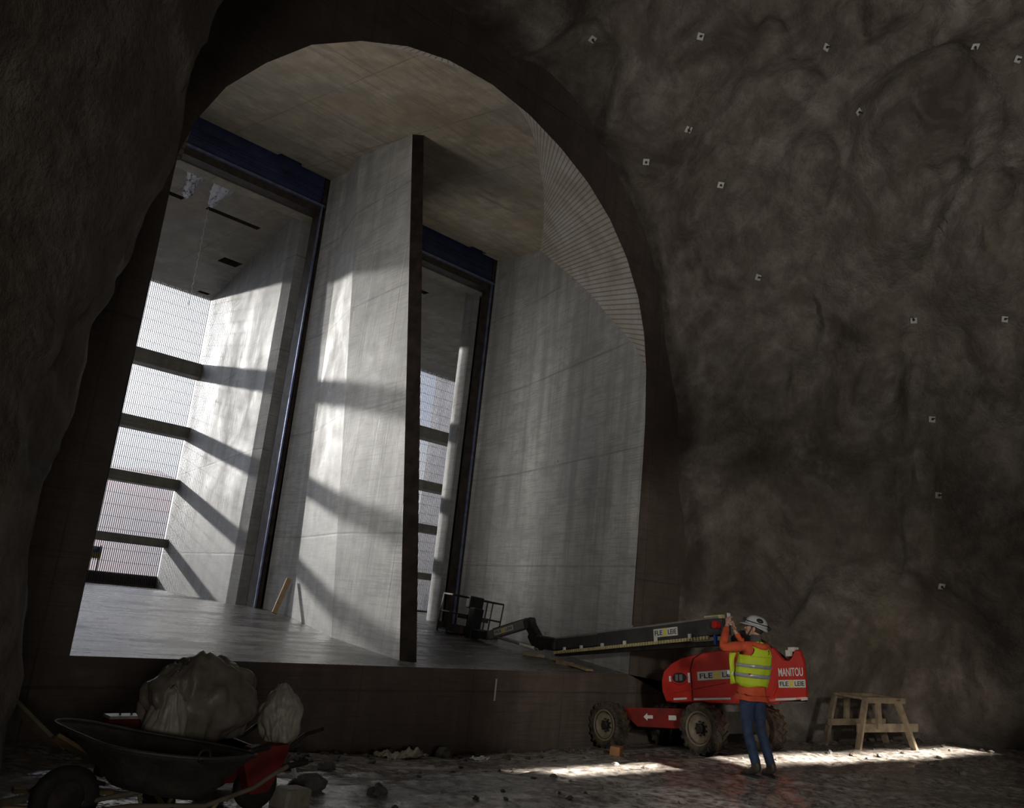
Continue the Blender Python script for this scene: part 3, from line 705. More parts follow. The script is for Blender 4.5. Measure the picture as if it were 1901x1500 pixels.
put_stone(4.7, -.35, .13, 'yellowish stone lying against the bulkhead foot')
put_stone(3.9, -.25, .10, 'brown stone under the middle of the bulkhead wall')
put_stone(6.05, -2.55, .05, 'small dark stone on the sunlit gravel strip')
o = MB().box((-.13, -.07, -.06), (.13, .07, .06)).obj('brick', M['brick'], bevel=.012); o.location = (6.75, -1.55, ground_z(6.75, -1.55) + .05); o.rotation_euler = (0, .05, .5); tag(o, 'muddy orange brick behind the front wheel of the boom lift', 'brick')
o = MB().box((-.13, -.09, -.07), (.13, .09, .07)).obj('concrete_block', M['pale'], bevel=.02); o.location = (.62, -3.38, ground_z(.62, -3.38) + .06); o.rotation_euler = (0, .08, .3); tag(o, 'pale broken concrete block at the bottom right of the red barrow', 'block')
# pale rags / plastic by the wall
def rag(loc, sx, sy, material, label, name='plastic_rag', seed=0, h=.06):
    m2 = MB(); n_ = 18; off = Vector((seed * 7.1, 0, 0))
    m2.add([((i / n_ - .5) * sx * (1 + .3 * noise.noise(Vector((j * .4, seed, 0)))), (j / n_ - .5) * sy, .015 + h * abs(fbm(Vector((i * .22, j * .22, seed)) + off, 3))) for i in range(n_ + 1) for j in range(n_ + 1)],
           [(i * (n_ + 1) + j, (i + 1) * (n_ + 1) + j, (i + 1) * (n_ + 1) + j + 1, i * (n_ + 1) + j + 1) for i in range(n_) for j in range(n_)])
    o = m2.obj(name, material, recalc=False, smooth=True); sd = o.modifiers.new('s', 'SOLIDIFY'); sd.thickness = .004
    o.location = loc; return tag(o, label, 'plastic')
rag((3.85, -.55, ground_z(3.85, -.55)), .65, .3, M['pale'], 'pale crumpled plastic lying below the middle of the bulkhead wall', seed=2, h=.12)
rag((4.75, -1.0, ground_z(4.75, -1.0)), .25, .15, M['white'], 'small white scrap on the rubble before the boom lift', seed=5, h=.05)
# planks in the left foreground
def plank(p, q, w_, t_, material, label, up=(0, 0, 1), name='plank'):
    o = MB().beam(p, q, w_, t_, up).obj(name, M[material], bevel=.004); return tag(o, label, 'plank')
plank((-.95, -1.5, -.12), (-.46, -1.70, -.56), .13, .03, 'wood2', 'grey plank leaning against the dark rock at the lower left', (1, .3, .6))
plank((-.62, -1.95, -.40), (-.26, -2.02, -.60), .12, .03, 'wood', 'short yellowish plank below the leaning grey one at lower left', (1, .3, .6))
plank((-1.15, -3.0, -.52), (-.55, -3.05, -.56), .08, .03, 'wood', 'yellowish lath on the ground left of the barrow wheel')
plank((-1.6, -3.3, -.50), (-1.02, -3.55, -.53), .05, .03, 'wood', 'thin pale lath at the bottom left corner')
plank((-1.62, -3.7, -.46), (-1.1, -3.4, -.46), .05, .03, 'wood2', 'thin grey lath crossing the pale one at the bottom left corner')
plank((.75, -2.1, -.62), (1.12, -2.02, -.64), .03, .02, 'white', 'thin white lath on the ground right of the red barrow', name='lath')
# board on the sill under the boom
plank((8.42, 1.30, .10), (8.02, .10, .035), .14, .03, 'wood', 'long yellowish board on the slab under the boom elbow')
plank((8.12, 1.75, .125), (8.42, 1.50, .115), .08, .06, 'wood2', 'dark timber offcut left of the boom elbow')
plank((8.15, .95, .075), (8.22, .62, .06), .06, .07, 'wood2', 'short timber block beside the long board')
# white rod on the bulkhead front
o = MB().tube([(5.82, -.03, -.12), (5.82, -.03, -.42)], .014, 8).obj('marker_rod', M['white']); tag(o, 'short white vertical rod on the dark bulkhead below the sill', 'rod')
# water stream and ice under the upstream ceiling
m_ = MB(); wp = []; wr = []
for i in range(46):
    t = i / 45; wp.append((4.16 + .012 * sin(i * 1.7), 9.8, 9.42 - 2.5 * t)); wr.append(.004 + .014 * abs(noise.noise(Vector((i * .7, 0, 0)))) * (.4 + t))
m_.tube(wp, wr, 6); tag(m_.obj('water_stream', M['water'], smooth=True), 'thin white thread of water falling from the ceiling slot', 'water')
def ice(pts, label, seed):
    m2 = MB(); n_ = 16
    a, b, c_, d = [Vector(p) for p in pts]
    g_ = [[(a.lerp(b, i / n_)).lerp(d.lerp(c_, i / n_), j / n_) for j in range(n_ + 1)] for i in range(n_ + 1)]
    vv = []
    for i in range(n_ + 1):
        for j in range(n_ + 1):
            p = g_[i][j]; e = min(i, n_ - i, j, n_ - j) / 4; jx = .10 * noise.noise(Vector((i * .5, j * .8, seed))) if i in (0, n_) or True else 0
            vv.append((p.x + jx, p.y, 9.418 - min(1, e) * (.02 + .05 * abs(noise.noise(Vector((i * .6, j * .6, seed)))))))
    m2.add(vv, [(i * (n_ + 1) + j, i * (n_ + 1) + j + 1, (i + 1) * (n_ + 1) + j + 1, (i + 1) * (n_ + 1) + j) for i in range(n_) for j in range(n_)])
    return tag(m2.obj('ice_patch', M['ice'], recalc=False, smooth=True), label, 'ice', 'frozen seepage on the ceiling')
ice([(2.85, 7.85, 0), (3.30, 7.85, 0), (3.62, 9.75, 0), (3.52, 9.75, 0)], 'bluish frozen seepage on the ceiling, left of two', 1)
ice([(3.45, 7.85, 0), (4.1, 7.85, 0), (4.20, 9.7, 0), (4.08, 9.7, 0)], 'bluish frozen seepage ending at the long ceiling slot, right of two', 4)

# ================================================================== BOOM LIFT
SC = .955
org = EYE + (Vector((8.986, -2.059, -.891)) - EYE) * SC
fwd = Vector((.129, .982, -.139)).normalized(); side = fwd.cross(Vector((0, 0, 1))).normalized(); upv = side.cross(fwd)
BL = bpy.data.objects.new('boom_lift', None); C.objects.link(BL)
BLM = Matrix(((side.x, fwd.x, upv.x, org.x), (side.y, fwd.y, upv.y, org.y), (side.z, fwd.z, upv.z, org.z), (0, 0, 0, 1))) @ Matrix.Scale(SC, 4)
BL.matrix_world = BLM; BLI = BLM.inverted()
tag(BL, 'red four-wheeled boom lift reaching its long boom into the opening', 'boom lift')
def W2L(p, s_=SC): return BLI @ Vector(p)
WBASE = 2.0; WR_ = .36
# wheels
def wheel_at(x, y, sgn, label=None):
    w_ = 'wheel'
    e = MB()
    tw = .26
    prof = [(.20, -.10), (.24, -.115), (.30, -.13), (.335, -.115), (.345, -.06), (.348, 0), (.345, .06), (.335, .115), (.30, .13), (.24, .115), (.20, .10)]
    e.lathe([(r, h) for r, h in prof], 'X', 40, cap=False)
    for k_ in range(18):                      # chevron lugs
        a = 2 * pi * k_ / 18
        for sx in (-1, 1):
            a2 = a + (pi / 18 if sx > 0 else 0)
            p0 = Vector((0, sin(a2) * .35, cos(a2) * .35)); p1 = Vector((sx * .12, sin(a2 + .22) * .345, cos(a2 + .22) * .345))
            e.beam(p0, p1, .045, .03, (0, sin(a2 + .1), cos(a2 + .1)))
            p2 = Vector((sx * .128, sin(a2 + .25) * .30, cos(a2 + .25) * .30)); e.beam(p1, p2, .035, .03, (sx, 0, 0))
    t = e.obj('wheel', M['tyre'], BL, loc=(x, y, WR_), recalc=True)
    r = MB(); s_ = sgn
    r.lathe([(.245, s_ * .112), (.238, s_ * .125), (.222, s_ * .12), (.215, s_ * .085), (.20, s_ * .07), (.16, s_ * .055), (.12, s_ * .05), (.0, s_ * .05)], 'X', 40, cap=False)
    r.lathe([(.245, -s_ * .112), (.215, -s_ * .085), (.0, -s_ * .05)], 'X', 24, cap=False)
    rm = r.obj('rim', M['rim'], t, smooth='auto'); tag(rm, 'mud-stained cream rim')
    h = MB(); h.lathe([(.075, s_ * .05), (.07, s_ * .10), (.045, s_ * .115), (0, s_ * .115)], 'X', 10, cap=False)
    for k_ in range(9):
        a = 2 * pi * k_ / 9; h.lathe([(.014, s_ * .05), (.014, s_ * .075), (0, s_ * .075)], 'X', 6, (0, .095 * cos(a), .095 * sin(a)), cap=False)
    h.obj('hub', M['hub'], t)
    return t
for (x, y) in ((-.70, 0), (-.70, WBASE), (.70, 0), (.70, WBASE)): wheel_at(x, y, -1 if x < 0 else 1)
# chassis
m_ = MB(); m_.prism([(.36, .335), (.36, .63), (1.84, .64), (1.84, .52), (1.55, .345)], 'X', -.50, .50); ch = m_.obj('chassis', M['redd'], BL, bevel=.015)
for y in (0, WBASE):
    m_ = MB(); m_.box((-.6, y - .07, .29), (.6, y + .07, .43)); m_.box((-.4, y - .13, .40), (.4, y + .13, .60)); m_.obj('axle', M['hub'], BL)
m_ = MB(); m_.lathe([(.40, .60), (.40, .72), (.34, .76)], 'Z', 28, (0, .1, 0)); m_.obj('turntable', M['hub'], BL, smooth='auto')
m_ = MB(); m_.prism([(1.66, .50), (1.58, .555), (1.58, .52), (1.47, .52), (1.47, .48), (1.58, .48), (1.58, .445)], 'X', -.504, -.5); 
def flipy(y): return y
m_ = MB(); m_.prism([(1.40, .50), (1.32, .555), (1.32, .525), (1.20, .525), (1.20, .475), (1.32, .475), (1.32, .445)], 'X', -.506, -.499); tag(m_.obj('arrow_decal', M['txtw'], BL), 'white arrow')
m_ = MB(); m_.box((-.506, .70, .46), (-.499, .86, .53)); m_.obj('decal', M['txtw'], BL)
# turret cover, near and far halves
prof = [(.70, .72), (.765, .86), (.775, .98), (.765, 1.06), (.715, 1.18), (.57, 1.285), (.37, 1.36), (0, 1.425), (-.36, 1.455), (-1.04, 1.473), (-1.40, 1.455), (-1.50, 1.33), (-1.56, 1.28), (-1.64, 1.27), (-1.69, 1.31), (-1.755, 1.41), (-1.83, 1.40), (-1.875, 1.25), (-1.865, .78), (-1.3, .75), (-.5, .722), (.5, .71)]
def cover(x0, x1, name):
    m2 = MB(); n_ = len(prof); cx, cz_ = -.4, 1.05
    st = [(x0 + (x1 - x0) * .0, .93), (x0 + (x1 - x0) * .06, .975), (x0 + (x1 - x0) * .2, 1.0), (x1, 1.0)]
    vv = []
    shear = lambda x, y: y + (x + .76) * .82 * sm((-.1 - y) / 1.7)          # the tail is cut back obliquely on the far side
    for x, s_ in st: vv += [(x, shear(x, cx + (y - cx) * (1 - (1 - s_) * .5)), cz_ + (z - cz_) * s_) for y, z in prof]
    fs = [(i * n_ + j, (i + 1) * n_ + j, (i + 1) * n_ + (j + 1) % n_, i * n_ + (j + 1) % n_) for i in range(3) for j in range(n_)] + [tuple(range(n_)), tuple(range(3 * n_, 4 * n_))]
    m2.add(vv, fs); o = m2.obj(name, M['red'], BL); return o
cv = cover(-.76, -.16, 'engine_cover'); cover(.76, .16, 'engine_cover')
m_ = MB(); m_.box((-.17, -1.2, .74), (.17, .35, 1.12)); m_.obj('turret_frame', M['hub'], BL, bevel=.02)
XF = -.764
# panel gaps, stripe, vents, ribs on the near cover
m_ = MB(); gp = [(.13, .74), (.13, 1.0), (.14, 1.20), (.08, 1.34), (-.10, 1.42)]
for a, b in zip(gp, gp[1:]): m_.beam((XF, a[0], a[1]), (XF, b[0], b[1]), .012, .012, (1, 0, 0))
m_.tube([(-.75, .14, 1.2), (-.74, .05, 1.33), (-.70, -.08, 1.42), (-.5, -.12, 1.45)], .008, 6)
m_.obj('panel_seam', M['ink'], cv)
for a, b in ((.50, .24), (.10, -.58), (-1.34, -1.66), (-1.74, -1.84)):
    m_ = MB(); m_.beam((XF - .002, a, .765), (XF - .002, b, .775), .006, .028, (0, 0, 1)); m_.obj('reflective_stripe', M['white'], cv)
m_ = MB(); m_.beam((XF, .50, .86), (XF, -.50, .99), .015, .012); m_.obj('panel_crease', M['red'], cv)
m_ = MB(); m_.tube([(XF - .005, .36 + .16 * cos(a), 1.07 + .085 * sin(a)) for a in [2 * pi * i / 20 for i in range(20)]], .014, 6, closed=True); m_.obj('vent_rim', M['red'], cv, smooth=True)
m_ = MB(); m_.lathe([(1, 0), (0, .0)], 'X', 20, cap=False)
m_.v = [(XF - .004, .36 + p[1] * .145, 1.07 + p[2] * .072) for p in m_.v]; m_.obj('vent_recess', M['ink'], cv, recalc=False)
m_ = MB(); m_.box((XF - .012, .30, 1.03), (XF - .005, .36, 1.12)); m_.box((XF - .012, .39, 1.03), (XF - .005, .44, 1.12)); m_.obj('gauge', M['grey'], cv)
m_ = MB(); m_.box((XF - .004, .53, 1.02), (XF, .575, 1.10)); m_.box((XF - .004, .155, 1.0), (XF, .195, 1.14)); m_.obj('decal', M['txtw'], cv)
m_ = MB(); m_.beam((XF, -1.16, 1.18), (XF - .01, -1.02, 1.27), .03, .03, (1, 0, 0)); m_.beam((XF - .01, -1.06, .80), (XF - .01, -1.10, 1.22), .05, .03, (1, 0, 0)); m_.beam((XF, -1.30, .80), (XF, -1.40, .98), .02, .03, (1, 0, 0)); m_.obj('grab_rib', M['red'], cv)
m_ = MB(); m_.box((XF - .0, -1.63, 1.32), (XF + .06, -1.56, 1.40)); m_.box((-.70, -1.66, 1.38), (-.60, -1.56, 1.44)); tag(m_.obj('beacon_box', M['white'], BL), 'small white box'); 
m_ = MB(); m_.box((-.70, -1.64, 1.2), (-.56, -1.56, 1.375)); m_.obj('exhaust', M['ink'], BL, bevel=.02)
# signs: Rt maps text plane onto the near side (x to -Y local)
def side_mtx(x, y, z, tilt=0): return Matrix.Translation((x, y, z)) @ Matrix(((0, 0, -1, 0), (-1, 0, 0, 0), (0, 1, 0, 0), (0, 0, 0, 1))) @ Matrix.Rotation(tilt, 4, 'Z')
def fit_text(name, txt, h_, w_, material, parent, mtx, bold=0, label=None):
    me = text_mesh(txt, 1.0, .0015, 1.0, 0)
    xs_ = [v.co.x for v in me.vertices]; ys_ = [v.co.y for v in me.vertices]
    cx_, cy_ = (min(xs_) + max(xs_)) / 2, (min(ys_) + max(ys_)) / 2; sx, sy = w_ / (max(xs_) - min(xs_)), h_ / (max(ys_) - min(ys_))
    bpy.data.meshes.remove(me); me = text_mesh(txt, 1.0, .0015, 1.0, bold)
    for v in me.vertices: v.co = ((v.co.x - cx_) * sx, (v.co.y - cy_) * sy, (.0015 if v.co.z > 0 else -.001))
    me.name = name; me.transform(mtx); me.materials.clear(); me.materials.append(material)
    o = bpy.data.objects.new(name, me); C.objects.link(o); o.parent = parent
    if label: o['label'] = label
    return o
def plate_logo(parent, mt, w_, h_, name='logo_plate'):
    m2 = MB(); m2.box((-w_ / 2, -h_ / 2, -.004), (w_ / 2, h_ / 2, .002)); m2.v = [tuple(mt @ Vector(v)) for v in m2.v]
    pl = m2.obj(name, M['white'], parent); tag(pl, 'white plate lettered FLEXLEIE')
    sz = h_ * .86
    T = lambda x: mt @ Matrix.Translation((x, 0, .003))
    fit_text('lettering', 'FLE', h_ * .55, w_ * .31, M['ink'], pl, T(-w_ * .285), .012)
    fit_text('lettering_x', 'X', h_ * .86, w_ * .17, M['yel'], pl, T(-w_ * .015), .05, 'yellow X')
    fit_text('lettering', 'LEIE', h_ * .55, w_ * .34, M['ink'], pl, T(w_ * .285), .010)
    return pl
plate_logo(BL, side_mtx(XF - .004, -.375, 1.10, radians(2)), .76, .125)
plate_logo(BL, side_mtx(XF - .004, -1.62, .965), .42, .10)
fit_text('brand_lettering', 'MANITOU', .105, .38, M['txtw'], BL, side_mtx(XF - .003, -1.615, 1.115), .010, 'white letters MANITOU')

# boom (telescopic), in world coordinates converted to the machine's frame
def wl(p): return BLI @ Vector(p)
B0 = wl((7.848, -2.422, .93)); B1 = wl((8.749, 1.579, .306))
bd = (B1 - B0).normalized(); bside = bd.cross(Vector((0, 0, 1))).normalized(); bup = bside.cross(bd)
m_ = MB(); m_.beam(B0 - bd * .1, B0 + bd * 2.9, .20, .24); m_.obj('boom_outer', M['boom'], BL, bevel=.012)
m_ = MB(); m_.beam(B0 + bd * 2.8, B1, .16, .19); m_.obj('boom_inner', M['boom'], BL, bevel=.01)
tl = (B1 - B0).length
m_ = MB(); m_.beam(B0 - bd * .05 + bup * .135 - bside * .09, B1 + bup * .11 - bside * .07, .03, .03); m_.obj('boom_top_edge', M['grey'], BL)
m_ = MB(); m_.box((-.05, -.05, -.05), (.05, .05, .05)); 
m_ = MB(); nk = 62
for i in range(nk):
    c_ = B0 + bd * (.15 + (tl - .3) * i / nk) - bside * .13 - bup * .15
    m_.beam(c_, c_ + bd * .042, .04, .05)
tag(m_.obj('hose_chain', M['chain'], BL), 'pale yellow segmented hose carrier')
for i, t in enumerate((.12, .3, .48, .62, .76, .88)):
    c_ = B0 + bd * (tl * t) - bside * .13 - bup * .105; m_ = MB(); m_.beam(c_, c_ + bd * .05, .035, .07); m_.obj('chain_clip', M['white'], BL)
for t in (.45, .62, .8):
    c_ = B0 + bd * (tl * t) + bup * .14 - bside * .08; m_ = MB(); m_.tube([c_, c_ + bup * .035], .02, 8); m_.obj('bolt', M['grey'], BL)
m_ = MB(); m_.beam(B0 - bd * .02 - bup * .23, B1 - bd * .1 - bup * .17, .14, .07); m_.obj('lower_arm', M['hub'], BL)
m_ = MB(); m_.beam(B0 - bd * .12 + bup * .14 - bside * .07, B0 + bd * .25 + bup * .15 - bside * .07, .06, .05); tag(m_.obj('boom_bumper', M['chain'], BL), 'yellow block on the boom end')
m_ = MB(); m_.tube([B0 - bd * .05 - bside * .12 + bup * .02, B0 - bd * .05 - bside * .2 + bup * .02], .055, 14); m_.obj('pivot_pin', M['red'], BL)
m_ = MB(); m_.beam(B0 - bup * .12 - bside * .14, B0 - bup * .26 - bside * .14, .04, .04); m_.obj('hose_union', M['blueb'], BL)
# mast carrying the boom
m_ = MB(); m_.prism([(-1.2, 1.0), (-.9, 1.40), (-.35, 1.78), (-.15, 1.70), (-.1, 1.1)], 'X', -.14, .14); m_.obj('mast', M['hub'], BL, bevel=.02)
# logo on the boom
ang = math.asin(bd.z)
def boom_mtx(t, off): 
    c_ = B0 + bd * t - bside * off
    x_ = -bd; z_ = -bside; y_ = z_.cross(x_); 
    return Matrix(((x_.x, y_.x, z_.x, c_.x), (x_.y, y_.y, z_.y, c_.y), (x_.z, y_.z, z_.z, c_.z), (0, 0, 0, 1)))
plate_logo(BL, boom_mtx(1.12, .105), .56, .13)
# elbow and jib
E0_ = wl((8.72, 1.86, .32)); J1 = wl((8.80, 2.30, .64)); J2 = wl((8.70, 3.25, .32))
m_ = MB(); m_.beam(B1 - bd * .12, E0_ + Vector((0, .12, .03)), .22, .24); m_.obj('elbow', M['hub'], BL, bevel=.03)
m_ = MB(); m_.beam(E0_ + Vector((0, .0, -.08)), J1 + Vector((0, .02, .0)), .16, .20); m_.beam(E0_ + Vector((0, .22, -.05)), J1 + Vector((0, .0, -.22)), .10, .12); m_.obj('knuckle', M['hub'], BL, bevel=.03)
m_ = MB(); m_.beam(J1, J2, .16, .17); jb = m_.obj('jib_arm', M['grey'], BL, bevel=.012)
jd = (J2 - J1).normalized(); js = jd.cross(Vector((0, 0, 1))).normalized(); ju = js.cross(jd)
c_ = J1 + jd * .62 - js * .085; x_ = jd
zz_ = -js if (-js).dot(BLI.to_3x3() @ (EYE - BLM @ c_)) > 0 else js
x_ = jd if (jd.cross(zz_)).z < 0 else -jd
y_ = zz_.cross(x_)
if y_.z < 0: x_ = -x_; y_ = zz_.cross(x_)
plate_logo(BL, Matrix(((x_.x, y_.x, zz_.x, c_.x), (x_.y, y_.y, zz_.y, c_.y), (x_.z, y_.z, zz_.z, c_.z), (0, 0, 0, 1))), .50, .10)
m_ = MB(); m_.beam(J1 + ju * .10 + jd * .05, J2 + ju * .10 - jd * .1, .05, .03); m_.obj('jib_tube', M['boom'], BL)
m_ = MB(); m_.beam(J1 + jd * .1 - ju * .02, J1 - jd * .10 + ju * .0, .18, .20); m_.obj('jib_head', M['boom'], BL, bevel=.02)
m_ = MB(); m_.tube([E0_ + Vector((-.06, .05, -.12)), J2 + Vector((0, -.25, -.05))], .026, 10); m_.obj('cylinder_rod', M['grey'], BL, smooth='auto')
m_ = MB(); q0 = E0_ + Vector((-.07, .05, -.12)); q1 = J2 + Vector((-.01, -.25, -.05)); m_.tube([q0.lerp(q1, .08), q0.lerp(q1, .42)], .03, 10); tag(m_.obj('piston', M['white'], BL, smooth='auto'), 'pale bare piston rod')
# rotator / mount of the basket
m_ = MB(); m_.beam(J2, wl((8.93, 4.12, .30)), .16, .18); m_.beam(wl((8.86, 3.98, .12)), wl((8.93, 3.96, .80)), .2, .24, (1, 0, 0)); m_.obj('basket_mount', M['ink'], BL, bevel=.02)
# basket: the floor is the part, rails and boxes are its sub-parts
LX, LY, LZ = 1.22, .62, .80
bo = wl((8.71, 4.60, .27)); r3 = BLI.to_3x3()
dirx = (r3 @ Vector((.94, -.35, -.09))).normalized(); upb = (r3 @ Vector((.10, -.06, .99))).normalized()
diry = upb.cross(dirx).normalized(); upb = dirx.cross(diry)
m_ = MB(); m_.box((0, 0, .02), (LX, LY, .06)); BX = m_.obj('work_basket', M['steel'], BL)
BX.matrix_local = Matrix(((dirx.x, diry.x, upb.x, bo.x), (dirx.y, diry.y, upb.y, bo.y), (dirx.z, diry.z, upb.z, bo.z), (0, 0, 0, 1)))
r_ = .019
def rail(name, pts, r=r_): 
    m2 = MB(); m2.tube(pts, r, 8); return m2.obj(name, M['steel'], BX, smooth='auto')
for z in (LZ, LZ * .52):
    rail('guard_rail', [(0, 0, z), (LX, 0, z), (LX, LY, z), (0, LY, z), (0, 0, z)])
for (x, y) in ((0, 0), (LX, 0), (LX, LY), (0, LY), (LX * .36, 0), (LX * .68, LY), (LX * .68, 0)): rail('post', [(x, y, .03), (x, y, LZ)])
rail('skid', [(0, 0, .03), (.02, 0, -.04), (.02, LY, -.04), (0, LY, .03)])
m_ = MB(); m_.box((0, -.01, .03), (LX, .01, .18)); m_.box((0, LY - .01, .03), (LX, LY + .01, .18)); m_.box((LX - .01, 0, .03), (LX + .01, LY, .18)); m_.obj('toe_board', M['steel'], BX)
m_ = MB(); m_.box((LX * .30, -.10, LZ * .72), (LX * .58, .12, LZ * 1.06)); tag(m_.obj('control_box', M['ink'], BX, bevel=.03), 'dark control box')
m_ = MB(); m_.tube([(LX * .50, -.1, LZ * .8), (LX * .56, -.16, LZ * .5), (LX * .52, -.14, .2), (LX * .44, -.08, -.02)], .012, 8); m_.tube([(LX * .46, -.1, LZ * .8), (LX * .50, -.2, LZ * .4), (LX * .44, -.14, .1)], .012, 8); m_.obj('control_cable', M['ink'], BX, smooth=True)
m_ = MB(); m_.box((LX * .15, -.03, LZ * .42), (LX * .75, .03, LZ * .54)); m_.obj('tool_tray', M['steel'], BX)

# ================================================================== PERSON
def skin_obj(name, joints, edges, root, material, parent, sub=2, smooth=True):
    """joints: {key: (pos, rx, ry)}"""
    keys = list(joints); idx = {k: i for i, k in enumerate(keys)}
    me = bpy.data.meshes.new(name); me.from_pydata([joints[k][0] for k in keys], [(idx[a], idx[b]) for a, b in edges], [])
    o = bpy.data.objects.new(name, me); C.objects.link(o)
    sk = o.modifiers.new('skin', 'SKIN'); sk.use_smooth_shade = True; sk.branch_smoothing = .3
    for k in keys:
        sv = me.skin_vertices[0].data[idx[k]]; sv.radius = (joints[k][1], joints[k][2]); sv.use_root = (k == root)
    ss = o.modifiers.new('sub', 'SUBSURF'); ss.levels = sub; ss.render_levels = sub
    bpy.context.view_layer.update()
    m2 = bpy.data.meshes.new_from_object(o.evaluated_get(bpy.context.evaluated_depsgraph_get()))
    bpy.data.objects.remove(o)
    m2.name = name; m2.materials.clear(); m2.materials.append(material)
    for f in m2.polygons: f.use_smooth = True
    r = bpy.data.objects.new(name, m2); C.objects.link(r)
    if parent: r.parent = parent
    return r
M['skin'] = varied('skin', (.42, .24, .17), (.46, .27, .19), .5, 0, 10, 0)
M['jacket'] = varied('orange_red_jacket', (.55, .085, .025), (.40, .05, .02), .75, 0, 7, .4)
M['vest'] = varied('fluorescent_yellow_vest', (.48, .62, .02), (.40, .52, .015), .7, 0, 5, .4)
M['band'] = varied('grey_reflective_band', (.34, .36, .36), (.26, .28, .28), .35, .2, 8, .1)
M['jeans'] = varied('dark_blue_denim', (.010, .020, .05), (.02, .045, .11), .8, 0, 9, .4)
M['boot'] = varied('dark_work_boot_leather', (.025, .02, .017), (.05, .04, .03), .6, 0, 9, .3)
M['helmet'] = varied('white_grey_helmet', (.42, .43, .44), (.36, .37, .38), .28, 0, 5, 0)
M['glove'] = varied('yellow_glove', (.50, .36, .06), (.4, .28, .05), .8, 0, 9, .2)
M['hair'] = varied('dark_hair', (.015, .012, .01), (.03, .022, .018), .8, 0, 14, .4)
M['scarf'] = varied('dark_neck_warmer', (.05, .045, .05), (.09, .08, .085), .9, 0, 12, .4)
M['phone'] = varied('pale_phone_case', (.62, .62, .62), (.55, .55, .56), .35, 0, 4, 0)
PX, PY = 6.162, -3.995
PE = tag(empty('person', (PX, PY, -.655), (0, 0, radians(-18))), 'person in yellow vest and white helmet standing on gravel, holding up a phone', 'person')
V = Vector
# ---- body: one continuous surface, head to feet, hands included
def hand_pts(wr, dr, palm_n, curl=.5, left=True):
    """finger chains from a wrist: returns joints, edges"""
    dr = V(dr).normalized(); n_ = V(palm_n).normalized(); s_ = dr.cross(n_).normalized() * (1 if left else -1)
    J = {}; E = []
    J['palm'] = (tuple(V(wr) + dr * .05), .030, .016); E.append(('wrist', 'palm'))
    for i, (off, ln) in enumerate(((-.030, .062), (-.010, .072), (.010, .068), (.030, .052))):
        a = V(wr) + dr * .088 + s_ * off; b = a + dr * ln * .40 + n_ * ln * .12 * curl * 2; c_ = b + (dr * .55 + n_ * curl * 1.1).normalized() * ln * .35; d = c_ + (dr * .1 + n_ * curl * 2).normalized() * ln * .28
        for k_, (q, r) in enumerate(((a, .0095), (b, .0088), (c_, .008), (d, .0065))): J['f%d%d' % (i, k_)] = (tuple(q), r, r)
        E += [('palm', 'f%d0' % i)] + [('f%d%d' % (i, k_), 'f%d%d' % (i, k_ + 1)) for k_ in range(3)]
    a = V(wr) + dr * .03 - s_ * .034; b = a + (dr * .6 - s_ * .5 + n_ * .4).normalized() * .035; c_ = b + (dr * .8 + n_ * .6).normalized() * .03
    for k_, (q, r) in enumerate(((a, .012), (b, .0105), (c_, .0085))): J['t%d' % k_] = (tuple(q), r, r)
    E += [('palm', 't0'), ('t0', 't1'), ('t1', 't2')]
    return J, E
Lsh, Lel, Lwr = V((-.185, .06, 1.40)), V((-.33, .27, 1.345)), V((-.165, .40, 1.60))
Rsh, Rel, Rwr = V((.175, .07, 1.40)), V((.20, .32, 1.30)), V((.005, .45, 1.545))
HC = V((-.025, .075, 1.625))
J = {'pelvis': ((-.02, .10, .93), .13, .10), 'waist': ((-.02, .10, 1.08), .12, .085), 'chest': ((-.02, .07, 1.30), .145, .10), 'neck0': ((-.02, .05, 1.43), .055, .055), 'neck1': ((-.025, .065, 1.51), .05, .05),
     'head': (tuple(HC + V((0, -.005, -.02))), .072, .082), 'crown': (tuple(HC + V((0, -.01, .06))), .07, .08),
     'ls': (tuple(Lsh), .052, .052), 'le': (tuple(Lel), .038, .038), 'rs': (tuple(Rsh), .052, .052), 're': (tuple(Rel), .038, .038),
     'lh': ((-.10, .10, .86), .085, .085), 'lk': ((-.115, .12, .50), .052, .055), 'la': ((-.115, -.005, .10), .036, .038), 'lf': ((-.155, .14, .035), .035, .025),
     'rh': ((.07, .10, .86), .085, .085), 'rk': ((.075, .11, .50), .052, .055), 'ra': ((.10, .00, .10), .036, .038), 'rf': ((.13, .15, .035), .035, .025)}
E_ = [('pelvis', 'waist'), ('waist', 'chest'), ('chest', 'neck0'), ('neck0', 'neck1'), ('neck1', 'head'), ('head', 'crown'), ('chest', 'ls'), ('ls', 'le'), ('le', 'lwrist'), ('chest', 'rs'), ('rs', 're'), ('re', 'rwrist'),
      ('pelvis', 'lh'), ('lh', 'lk'), ('lk', 'la'), ('la', 'lf'), ('pelvis', 'rh'), ('rh', 'rk'), ('rk', 'ra'), ('ra', 'rf')]
J['lwrist'] = (tuple(Lwr), .026, .024); J['rwrist'] = (tuple(Rwr), .026, .024)
for pre, wr, dr, n_, cu_, lf in (('l', Lwr, (.35, .25, .9), (.85, .1, -.3), .55, True), ('r', Rwr, (-.30, .15, .9), (-.85, .1, -.25), .7, False)):
    jj, ee = hand_pts(wr, dr, n_, cu_, lf)
    for k_, v in jj.items(): J[pre + k_] = v
    E_ += [(pre + a, pre + b) for a, b in ee]
body = skin_obj('body', J, E_, 'pelvis', M['skin'], PE)
